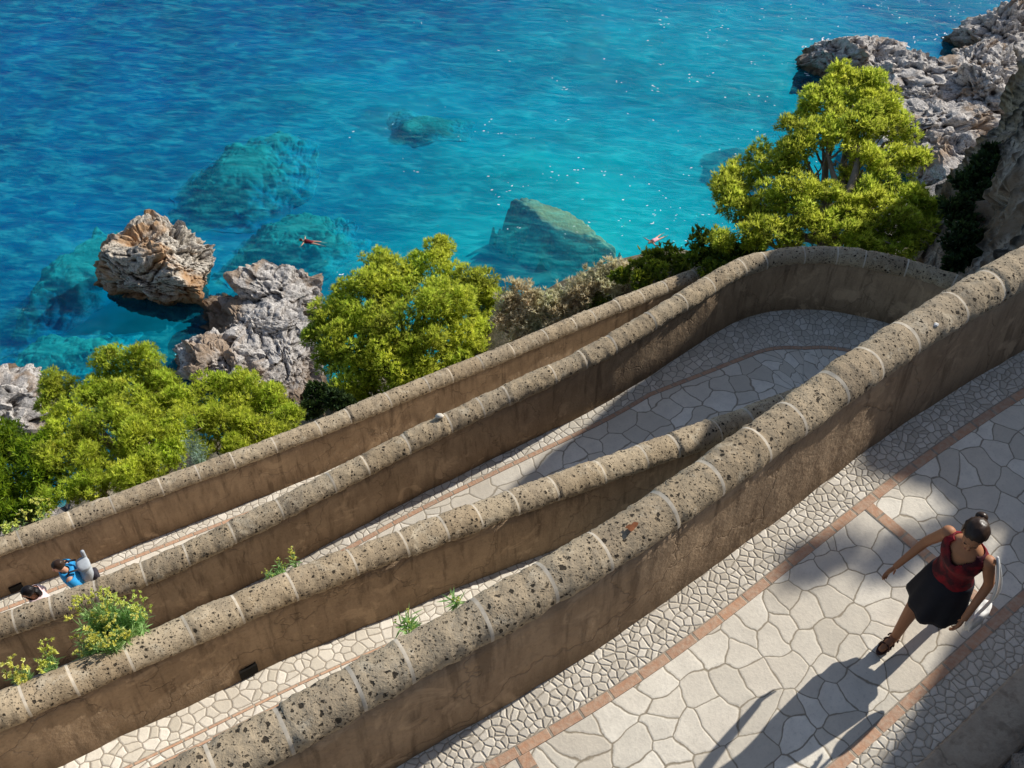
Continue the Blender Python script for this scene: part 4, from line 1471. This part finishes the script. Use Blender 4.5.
def limb(pts, rads, n=14, seg=12):
    """smooth tapered limb through the joints"""
    pts = np.array(pts, float)
    rads = np.array(rads, float)
    t0 = np.concatenate([[0], np.cumsum(np.linalg.norm(np.diff(pts, axis=0), axis=1))])
    A_ = np.concatenate([pts, rads[:, None]], 1)
    P_ = np.vstack([2 * A_[:1] - A_[1:2], A_, 2 * A_[-1:] - A_[-2:-1]])
    out = []
    for q in range(1, len(P_) - 2):
        t = np.linspace(0, 1, n, endpoint=False)[:, None]
        p0, p1, p2, p3 = P_[q - 1:q + 3]
        out.append(.5 * (2 * p1 + (p2 - p0) * t * .8 + (2 * p0 - 5 * p1 + 4 * p2 - p3 + (p2 - p0) * .2 + (p3 - p1) * .1 * 0) * t ** 2 * 1 + (3 * p1 - p0 - 3 * p2 + p3) * t ** 3) if False else p1 + (p2 - p1) * (t * t * (3 - 2 * t) * .35 + t * .65))
    out = np.vstack(out + [A_[-1:]])
    out = smooth_line(out, 6)
    v, f = tube(out[:, :3], np.maximum(out[:, 3], .003), seg)
    return v, f


def loft(rings, seg=28):
    """rings: (centre, half width vector, half depth vector) stacked into a skin of cloth or torso"""
    ang = np.linspace(0, 2 * math.pi, seg, endpoint=False)
    V = []
    for c_, a_, b_ in rings:
        V.append(np.array(c_) + np.cos(ang)[:, None] * np.array(a_) + np.sin(ang)[:, None] * np.array(b_))
    return np.array(V), grid_faces(len(rings), seg, True)


class Body:
    """a figure laid out in its own frame: l = to its left, f = forward, z = up"""

    def __init__(s, name, label, ground, az, skin, cat='person'):
        s.F = np.array([math.sin(R(az)), math.cos(R(az)), 0])
        s.L = np.array([-s.F[1], s.F[0], 0])
        s.root = empty(name, ground)
        tag(s.root, label, cat)
        s.parts = []
        s.skin = skin

    def p(s, l, f, z_):
        return s.L * l + s.F * f + np.array([0, 0, z_])

    def limb(s, pts, rads, **kw):
        s.parts.append(limb([s.p(*q) for q in pts], rads, **kw))

    def rot(s):
        return np.stack([s.L, s.F, np.array([0, 0, 1.])], 1)

    def ell(s, c_, r, rot=None):
        rr = s.rot() if rot is None else s.rot() @ rot
        s.parts.append(ell(s.p(*c_), r, rr, 3))

    def hand(s, wrist, d_, palm_n, side, size=1.0, curl=.5):
        """palm, four fingers of unequal length with bent joints, thumb leaving the side of the palm"""
        w = np.array(s.p(*wrist))
        d_ = s.L * d_[0] + s.F * d_[1] + np.array([0, 0, d_[2]])
        d_ /= np.linalg.norm(d_)
        nn_ = s.L * palm_n[0] + s.F * palm_n[1] + np.array([0, 0, palm_n[2]])
        nn_ -= d_ * (nn_ @ d_)
        nn_ /= np.linalg.norm(nn_)
        x_ = np.cross(d_, nn_) * side            # towards the thumb
        pl_ = .085 * size
        s.parts.append(ell(w + d_ * pl_ * .55, (pl_ * .42, .016 * size, pl_ * .62), np.stack([x_, nn_, d_], 1), 3))
        for o_, ln in ((.030, .070), (.010, .080), (-.010, .074), (-.029, .058)):
            a_ = w + d_ * pl_ * .85 + x_ * o_ * size
            q = [a_]
            dd_ = d_ + x_ * o_ * 4
            for seg_, c_ in ((.45, .35), (.32, .7), (.23, 1.0)):
                dir_ = dd_ * math.cos(c_ * curl) + nn_ * math.sin(c_ * curl)
                dir_ /= np.linalg.norm(dir_)
                q.append(q[-1] + dir_ * ln * seg_ * size)
            s.parts.append(tube(np.array(q), np.array([.0088, .0082, .0075, .006]) * size, 8))
        a_ = w + d_ * pl_ * .25 + x_ * .026 * size
        q = [a_, a_ + (x_ * .75 + d_ * .6 + nn_ * .15) * .034 * size, a_ + (x_ * .95 + d_ * 1.3 + nn_ * .45) * .045 * size]
        s.parts.append(tube(np.array(q), np.array([.011, .0095, .007]) * size, 8))

    def head(s, c_, r=.1, tilt=0., yaw=0., size=1.0):
        """skull, jaw, nose, ears, lips; returns the head frame"""
        cy, sy = math.cos(yaw), math.sin(yaw)
        ct, st_ = math.cos(tilt), math.sin(tilt)
        Rz = np.array([[cy, -sy, 0], [sy, cy, 0], [0, 0, 1]])
        Rx = np.array([[1, 0, 0], [0, ct, st_], [0, -st_, ct]])     # chin in for positive tilt
        Rh = Rz @ Rx
        s.Rh = s.rot() @ Rh
        s.hc = s.p(*c_)
        s.hs = size
        for o_, rr in (((0, -.005, .02), (.074, .095, .088)), ((0, .025, -.035), (.058, .066, .072)), ((0, .062, -.082), (.026, .024, .022)), ((0, .10, -.012), (.012, .016, .026)), ((0, .106, -.028), (.015, .014, .010)),
                       ((.074, -.005, -.012), (.010, .02, .03)), ((-.074, -.005, -.012), (.010, .02, .03)), ((0, .088, -.056), (.022, .012, .006)), ((0, .086, -.064), (.020, .012, .006)), ((0, .082, .022), (.05, .014, .010))):
            s.parts.append(ell(s.hc + s.Rh @ (np.array(o_) * size), np.array(rr) * size, s.Rh, 3))

    def hp(s, o_):
        return s.hc + s.Rh @ (np.array(o_) * s.hs)

    def finish(s, voxel=.006, smooth=5):
        v, f = merge(s.parts)
        o = link('body', mesh_np(v, f), s.skin, s.root)
        return finalize(o, voxel, smooth)

    def child(s, name, v, f, mat, solid=None, smooth=True):
        o = link(name, mesh_np(v, f, smooth), mat, s.root)
        if solid:
            m_ = o.modifiers.new('t', 'SOLIDIFY')
            m_.thickness = solid
        return o

    def face(s):
        for sx in (-1, 1):
            v, f = ell(s.hp((sx * .031, .083, .002)), np.array([.014, .008, .007]) * s.hs, s.Rh, 2)
            s.child('eye', v, f, M['eye'])
        v, f = ell(s.hp((0, .094, -.060)), np.array([.022, .009, .008]) * s.hs, s.Rh, 2)
        s.child('lips', v, f, M['lip'])

    def hair(s, mat, length=.0, bun=False, seed=1, scale=1.0):
        v, f = ico(4)
        # cap of hair: cut away the face
        d_ = v.copy()
        r_ = np.array([.088, .108, .104]) * s.hs * scale
        n_ = ridged(np.stack([d_[:, 0] * 7, d_[:, 1] * 2.5, d_[:, 2] * 2.5], 1), 3, seed) * .035
        q = v * r_ * (1 + n_)[:, None] + np.array([0, -.012, .024]) * s.hs
        face_ = (d_[:, 1] > .30) & (d_[:, 2] < .52 - .25 * np.abs(d_[:, 0]))
        low = d_[:, 2] < -.45 - length
        ok = ~(face_ | low)
        keep_ = ok[f].all(1)
        q = s.hc + (q @ s.Rh.T)
        parts = [(q, [f[keep_]])]
        if length > 0:
            for k_ in range(34):
                a_ = np.linspace(R(100), R(440), 34)[k_]
                a_ = R(150) + (R(240)) * k_ / 33 
                x_ = math.sin(a_ - math.pi) if False else math.cos(a_ + R(0))
                o0 = np.array([.078 * math.sin(a_ - math.pi + math.pi), -.02 + .09 * math.cos(a_), -.02])
                pts_ = [s.hp(o0), s.hp(o0 * np.array([1.1, 1.12, 1]) + np.array([0, -.01, -.07])), s.hp(o0 * np.array([1.05, 1.1, 1]) + np.array([0, -.01, -.07 - length]))]
                parts.append(tube(np.array(pts_), np.array([.018, .02, .008]) * s.hs, 6))
        if bun:
            parts.append(ell(s.hp((0, -.125, .03)), np.array([.042, .036, .042]) * s.hs, s.Rh, 3))
        v_, f_ = merge(parts)
        return s.child('hair', v_, f_, mat)


# --- the woman on the upper path, walking down to the left of the view
gz = 0.0
ff_ = at(894, 656, 0.03)
WAZ = 226.
Fw = np.array([math.sin(R(WAZ)), math.cos(R(WAZ)), 0])
Gw = ff_ - Fw * .20
Gw[2] = z1(Gw)
wm = Body('person', 'woman in a dark red sleeveless top and black skirt walking down the path', Gw, WAZ, M['skin'])
PEL = (0, -.01, .80)
# legs: the right foot planted in front, the left trailing behind
wm.limb([(-.075, .0, .82), (-.085, .11, .44), (-.075, .165, .09)], [.082, .056, .036])
wm.limb([(-.085, .10, .44), (-.085, .09, .31), (-.078, .14, .14)], [.05, .052, .034])
wm.limb([(-.075, .135, .06), (-.08, .22, .04), (-.085, .32, .022)], [.036, .034, .022])
wm.limb([(.075, -.02, .82), (.085, -.12, .46), (.08, -.36, .17)], [.082, .056, .036])
wm.limb([(.085, -.13, .46), (.085, -.22, .36), (.08, -.33, .2)], [.05, .052, .034])
wm.limb([(.08, -.375, .14), (.08, -.30, .06), (.08, -.23, .03)], [.034, .032, .022])
# trunk leaning a little forward
rings = [((0, -.01, .72), .135, .105), ((0, -.01, .82), .160, .118), ((0, .0, .92), .142, .105), ((0, .02, 1.0), .122, .092), ((0, .04, 1.1), .136, .102), ((0, .055, 1.18), .150, .110), ((0, .065, 1.26), .155, .095), ((0, .07, 1.32), .10, .07), ((0, .08, 1.36), .052, .052)]
V_, F_ = loft([(wm.p(*c_), wm.L * a_, wm.F * b_) for c_, a_, b_ in rings])
n0 = len(V_) * 28
k_ = np.arange(28)
vv = np.vstack([V_.reshape(-1, 3), wm.p(0, -.01, .71), wm.p(0, .08, 1.37)])
wm.parts.append((vv, [F_, np.stack([np.full(28, n0), (k_ + 1) % 28, k_], 1), np.stack([np.full(28, n0 + 1), n0 - 28 + k_, n0 - 28 + (k_ + 1) % 28], 1)]))
wm.limb([(0, .075, 1.33), (0, .10, 1.44)], [.05, .047])
for sx in (-1, 1):
    wm.ell((sx * .156, .06, 1.275), (.052, .053, .05))
    wm.ell((sx * .06, .115, 1.15), (.058, .05, .056))
# right arm held out, left arm down by the bag
RW = (-.335, .13, .70)
wm.limb([(-.16, .06, 1.27), (-.262, .02, 1.01), RW], [.046, .036, .024])
wm.hand(RW, (-.25, .45, -.85), (.9, .2, .0), -1, 1.0, .55)
LW = (.25, .17, .76)
wm.limb([(.16, .06, 1.27), (.235, .0, 1.03), LW], [.046, .036, .024])
wm.hand(LW, (-.05, .35, -.95), (-.9, .1, 0), 1, 1.0, .8)
wm.head((0, .125, 1.485), tilt=.38, yaw=-.35)
wm.finish(.006, 4)
wm.face()
wm.hair(M['hair'], 0., True, 3)
wm.root.scale = (.96, .96, .96)


def shirt(b, rings, mat, name='top', neck=None, hem=None):
    V_, F_ = loft([(b.p(*c_), b.L * a_ , b.F * b_) for c_, a_, b_ in rings], 40)
    v = V_.reshape(-1, 3)
    v = v + (fbm(v * 9, 3, 5) * .006)[:, None] * (v - v.mean(0)) / .2
    return b.child(name, v, [F_], mat, .008)


# sleeveless top with a V neck
key = np.array([(-.008, .80, .166, .128), (.0, .90, .150, .118), (.02, 1.0, .131, .104), (.04, 1.08, .141, .116), (.058, 1.15, .156, .136), (.065, 1.22, .166, .124), (.068, 1.28, .172, .104), (.070, 1.315, .128, .088), (.075, 1.345, .085, .070)])
tq = np.linspace(0, len(key) - 1, 49)
key = np.stack([np.interp(tq, np.arange(len(key)), key[:, w]) for w in range(4)], 1)
key = smooth_line(key, 4)
seg = 96
ang = np.linspace(0, 2 * math.pi, seg, endpoint=False)
V_, F_ = loft([(wm.p(0, q[0], q[1]), wm.L * q[2], wm.F * q[3]) for q in key], seg)
v = V_.reshape(-1, 3)
zl = np.repeat(key[:, 1], seg)
an = np.tile(ang, len(key))
v = v + (fbm(v * 7, 3, 4) * .006)[:, None] * np.array([1, 1, 1.])
dev = np.abs((an - math.pi / 2 + math.pi) % (2 * math.pi) - math.pi)
cut = ((dev < math.pi / 2) & (zl > 1.185 + dev * .17)) | (zl > 1.325)
armh = (np.abs(np.cos(an)) > .93) & (zl > 1.215) & (zl < 1.30)
fk = ~(cut | armh)[F_].any(1)
wm.child('top', v, [F_[fk]], M['top'], .009)
# knee-length skirt swinging with the step
rr = []
for t in np.linspace(0, 1, 12):
    rr.append(((0, -.01 - .03 * t * t, .885 - .42 * t), (.150 + .058 * t ** .6), .118 + .105 * t ** .8))
V_, F_ = loft([(wm.p(*c_), wm.L * a_, wm.F * b_) for c_, a_, b_ in rr], 48)
ang = np.linspace(0, 2 * math.pi, 48, endpoint=False)
fold = np.sin(ang * 9 + 1.0)[None] * .013 * np.linspace(0, 1, 12)[:, None] + np.sin(ang * 5)[None] * .008 * np.linspace(0, 1, 12)[:, None]
ctr = np.array([wm.p(*c_) for c_, _, _ in rr])[:, None]
V_ = V_ + (V_ - ctr) / .2 * fold[..., None]
V_[:, :, 2] += (np.cos(ang * 2 + .6)[None] * .018 * np.linspace(0, 1, 12)[:, None] ** 2)
wm.child('skirt', V_.reshape(-1, 3), [F_], M['skirt'], .006)
# sandals
for (l, f, z_, tl) in ((-.083, .23, .012, 0.), (.08, -.30, .045, .9)):
    ct, st_ = math.cos(tl), math.sin(tl)
    Rx = np.array([[1, 0, 0], [0, ct, st_], [0, -st_, ct]])
    pts_ = []
    for a_ in np.linspace(0, 2 * math.pi, 24, endpoint=False):
        pts_.append([.042 * math.cos(a_) * (1 + .15 * math.sin(a_)), .125 * math.sin(a_), 0])
    pts_ = np.array(pts_)
    lo_ = pts_ + np.array([0, 0, -.014])
    v = np.vstack([pts_, lo_, [[0, 0, 0]], [[0, 0, -.014]]])
    k_ = np.arange(24)
    f4 = np.stack([k_, 24 + k_, 24 + (k_ + 1) % 24, (k_ + 1) % 24], 1)
    f3 = np.vstack([np.stack([np.full(24, 48), k_, (k_ + 1) % 24], 1), np.stack([np.full(24, 49), 24 + (k_ + 1) % 24, 24 + k_], 1)])
    st1 = []
    for y0 in (.045, -.02, -.075):
        a_ = np.linspace(0, math.pi, 9)
        st1.append(tube(np.stack([.043 * np.cos(a_), np.full(9, y0), .058 * np.sin(a_) + .002], 1), .007, 6))
    v2, ff2 = merge([(v, [f4, f3])] + st1)
    v2 = v2 @ Rx.T @ wm.rot().T + wm.p(l, f, z_)
    wm.child('sandal', v2, ff2, M['sandal'])

# white bag hanging from her left shoulder
bag = empty('shoulder_bag', Gw)
bag.scale = (.96, .96, .96)
tag(bag, 'white cloth bag hanging at the left hip of the woman in the red top', 'bag')
v, f = ico(4)
d_ = v.copy()
v = v * np.array([.05, .125, .16])
v[:, 2] = np.where(v[:, 2] > .09, .09 + (v[:, 2] - .09) * .15, v[:, 2])
v *= (1 + fbm(d_ * 2.2, 3, 6) * .12)[:, None]
v = v @ wm.rot().T + wm.p(.285, -.06, .62)
link('bag_body', mesh_np(v, f), M['white_cloth'], bag)
st_ = []
for f0 in (-.13, .0):
    q = np.linspace(0, 1, 10)[:, None]
    a_, e_ = wm.p(.285, f0, .70), wm.p(.185, .03, 1.335)
    cu = a_ + (e_ - a_) * q + wm.L * .06 * np.sin(q * math.pi) * np.array([1, 1, 1])
    st_.append(tube(cu, .011, 6))
v, f = merge(st_)
link('strap', mesh_np(v, f), M['white_cloth'], bag)


# --- the couple on the lowest path
def z4(p_):
    i = int(np.argmin(np.linalg.norm(L4[:, :2] - np.asarray(p_)[:2], axis=1)))
    return L4[i, 2] - WH


def walker(name, label, ground, az, skin, shirt_m, short_m, hair_m, sc=1.0, hairlen=0., lean=.10):
    b = Body(name, label, ground, az, skin)
    g_ = lambda l, f, z_: (l * sc, f * sc + lean * max(0, z_ - .9) * sc, z_ * sc)
    for sx, fo in ((-1, .22), (1, -.2)):
        b.limb([g_(sx * .09, 0, .9), g_(sx * .09, fo * .5 + .05, .5), g_(sx * .09, fo, .09)], [.09 * sc, .062 * sc, .042 * sc])
        b.limb([g_(sx * .09, fo - .03, .06), g_(sx * .09, fo + .15, .03)], [.04 * sc, .03 * sc])
    b.limb([g_(0, 0, .86), g_(0, 0, 1.0), g_(0, .02, 1.15), g_(0, .02, 1.35)], [.13 * sc, .125 * sc, .135 * sc, .12 * sc])
    b.limb([g_(0, .02, 1.4), g_(0, .05, 1.56)], [.06 * sc, .055 * sc])
    for sx in (-1, 1):
        b.ell(g_(sx * .18, .02, 1.4), np.array([.07, .065, .06]) * sc)
        wr = g_(sx * .28, .10 - sx * .12, .92)
        b.limb([g_(sx * .2, .02, 1.4), g_(sx * .27, -.02 - sx * .05, 1.15), wr], [.052 * sc, .042 * sc, .028 * sc])
        b.hand(wr, (0, .3, -.95), (-sx, 0, 0), sx, sc, .6)
    b.head(g_(0, .06, 1.64), tilt=.3, size=sc * 1.05)
    b.finish(.009, 3)
    b.face()
    b.hair(hair_m, hairlen, False, 4)
    rr = [(g_(0, .0, .84), .175, .16), (g_(0, .0, .95), .17, .155), (g_(0, .02, 1.1), .175, .16), (g_(0, .02, 1.25), .19, .16), (g_(0, .02, 1.36), .205, .148), (g_(0, .02, 1.44), .165, .125), (g_(0, .03, 1.49), .09, .085)]
    V_, F_ = loft([(b.p(*c_), b.L * a_ * sc, b.F * b_ * sc) for c_, a_, b_ in rr], 32)
    b.child('shirt', V_.reshape(-1, 3), [F_], shirt_m, .01)
    for sx in (-1, 1):
        v, f = tube(np.array([b.p(*g_(sx * .17, .02, 1.415)), b.p(*g_(sx * .225, .0, 1.32)), b.p(*g_(sx * .258, -.02, 1.2))]), np.array([.078, .074, .072]) * sc, 14, False)
        b.child('sleeve', v, f, shirt_m, .008)
        fo = .22 if sx < 0 else -.2
        v, f = tube(np.array([b.p(*g_(sx * .085, 0, .92)), b.p(*g_(sx * .09, fo * .25, .72)), b.p(*g_(sx * .095, fo * .45 + .03, .52))]), np.array([.115, .11, .10]) * sc, 16, False)
        b.child('shorts_leg', v, f, short_m, .008)
        v, f = ell(b.p(*g_(sx * .09, fo + .05, .045)), np.array([.05, .14, .045]) * sc, b.rot(), 3)
        b.child('shoe', v, f, M['sole'])
    return b


gm = at(75, 568, -6.75)
gm[2] = z4(gm)
man = walker('person', 'walker in a blue shirt carrying a backpack along the lowest path', gm, 238, M['skin_pale'], M['blue_shirt'], M['shorts'], M['hair'], 1.0, 0., .22)
# backpack on his back
man.root.scale = (.88, .88, .88)
bp = empty('backpack', gm)
bp.scale = (.88, .88, .88)
tag(bp, 'grey and dark backpack worn by the walker in the blue shirt', 'backpack')


def soft_box(c_, r, rotm, seed, p_=2.7):
    v, f = ico(4)
    q = np.sign(v) * np.abs(v) ** (2 / p_)
    q /= (np.abs(q) ** p_).sum(1)[:, None] ** (1 / p_)
    q = q * np.asarray(r) * (1 + fbm(v * 2.5, 3, seed) * .05)[:, None]
    return q @ rotm.T + c_, [f]


for nm, c_, r_, mt in (('pack_body', (0, -.14, 1.22), (.15, .11, .22), 'grey_pack'), ('pack_pocket', (0.03, -.25, 1.08), (.125, .07, .13), 'dark_pack'), ('pack_lid', (0, -.14, 1.44), (.145, .115, .06), 'grey_pack')):
    v, f = soft_box(man.p(*c_), r_, man.rot(), 3)
    link(nm, mesh_np(v, f), M[mt], bp)
v, f = tube(np.array([man.p(-.15, -.2, 1.25), man.p(-.10, -.2, 1.66)]), .034, 12)
link('rolled_mat', mesh_np(v, f), M['grey_pack'], bp)
for sx in (-1, 1):
    v, f = tube(np.array([man.p(sx * .11, -.05, 1.5), man.p(sx * .12, .10, 1.53), man.p(sx * .13, .205, 1.38), man.p(sx * .14, .17, 1.15), man.p(sx * .14, -.02, 1.02)]), .018, 8)
    link('strap', mesh_np(v, f), M['dark_pack'], bp)
gw = at(39, 584, -6.45)
gw[2] = z4(gw)
walker('person', 'dark-haired walker in a pale pink top, mostly hidden behind the third wall', gw, 238, M['skin_pale'], M['pale_pink'], M['shorts'], M['hair_black'], .88, .10, .2)


# --- swimmer by the reef, and the bather in pink near the knoll
def bather(name, label, px, py, az, skin, suit, hair_m, face_up, arm_out, lift=0.):
    c_ = at(px, py, SEA + lift)
    b = Body(name, label, (c_[0], c_[1], SEA + lift), az, skin)
    z0 = .05
    b.limb([(0, -.15, z0), (0, .0, z0 + .02), (0, .2, z0 + .04), (0, .38, z0 + .05)], [.13, .12, .14, .12])
    for sx in (-1, 1):
        b.limb([(sx * .09, -.15, z0), (sx * .14, -.55, z0 + .02), (sx * .17, -.98, z0 - .02)], [.088, .06, .04])
        b.limb([(sx * .17, -.98, z0 - .02), (sx * .18, -1.12, z0 - .0)], [.036, .024])
        b.ell((sx * .17, .38, z0 + .05), (.06, .06, .055))
        wr = (sx * (.28 + .4 * arm_out), .38 + .35 * (1 - arm_out) - .1 * arm_out, z0 + .02)
        b.limb([(sx * .18, .38, z0 + .05), (sx * (.30 + .12 * arm_out), .42, z0 + .04), wr], [.05, .04, .028])
        b.hand(wr, (sx * arm_out, 1 - arm_out, 0), (0, 0, -1), -sx, 1.0, .3)
    b.limb([(0, .4, z0 + .05), (0, .52, z0 + .1)], [.055, .052])
    b.head((0, .62, z0 + .12), tilt=(-1.2 if face_up else -.3))
    b.finish(.012, 2)
    b.face()
    b.hair(hair_m, 0., False, 8)
    rr = [((0, -.24, z0), .14, .10), ((0, -.12, z0), .15, .13), ((0, .02, z0 + .02), .135, .135), ((0, .2, z0 + .04), .155, .15), ((0, .33, z0 + .05), .15, .13)]
    V_, F_ = loft([(b.p(*q), b.L * a_, np.array([0, 0, 1.]) * h_) for q, a_, h_ in rr], 24)
    b.child('swimsuit', V_.reshape(-1, 3), [F_], suit, .01)
    return b


bather('person', 'swimmer in the water beside the rough green reef', 310, 243, 275, M['skin_pale'], M['red_swim'], M['hair'], False, .6, -.10)
bather('person', 'bather in pink floating in the turquoise water off the knoll', 655, 241, 225, M['skin_pale'], M['pink'], M['hair'], True, .8, -.10)

# ------------------------------------------------------------------ small things lying on the walls
def chip(label, cat, name, c_, r, mat, seed):
    v, f = ico(3)
    v = v * np.asarray(r) * (1 + fbm(v * 1.8, 3, seed) * .3)[:, None]
    o = link(name, mesh_np(v, f), mat)
    o.location = c_
    return tag(o, label, cat)


M['pale_stone'] = flat('pale_stone', (.68, .62, .52), .9, .2, 30)
q = at(436, 413, -4.22)
i = int(np.argmin(np.linalg.norm(L3[:, :2] - q[:2], axis=1)))
chip('pale stone lying on top of the third wall in front of the middle pine', 'stone', 'stone', (L3[i, 0] - N3[i, 0] * .05, L3[i, 1] - N3[i, 1] * .05, L3[i, 2] + .035), (.06, .045, .03), M['pale_stone'], 3)
q = at(937, 322, 1.35)
i = int(np.argmin(np.linalg.norm(L1[:, :2] - q[:2], axis=1)))
chip('tiny white pebble on the shaded upper end of the nearest wall', 'pebble', 'pebble', (q[0], q[1], L1[i, 2] - .03), (.022, .02, .016), M['white_cloth'], 4)
# dead leaf on the near coping
q = at(632, 531, 1.0)
i = int(np.argmin(np.linalg.norm(L1[:, :2] - q[:2], axis=1)))
rl = np.random.default_rng(4)
pts_ = []
for a_ in np.linspace(0, 2 * math.pi, 15, endpoint=False):
    r_ = .032 * (1 + .25 * math.sin(a_ * 3 + 1) + rl.uniform(-.2, .2))
    pts_.append([r_ * math.cos(a_) * 1.3, r_ * math.sin(a_) * .8, .006 * math.sin(a_ * 2)])
v = np.vstack([pts_, [[0, 0, .004]]])
k_ = np.arange(15)
me = mesh_np(v, np.stack([np.full(15, 15), k_, (k_ + 1) % 15], 1))
M['leaf_dead'] = flat('dead_leaf', (.22, .075, .028), .8, .3, 60)
o = link('dead_leaf', me, M['leaf_dead'])
o.location = (L1[i, 0] + N1[i, 0] * .04, L1[i, 1] + N1[i, 1] * .04, L1[i, 2] + .010)
o.rotation_euler = (.12, -.1, .6)
tag(o, 'rust-brown dead leaf lying on the nearest wall', 'leaf')
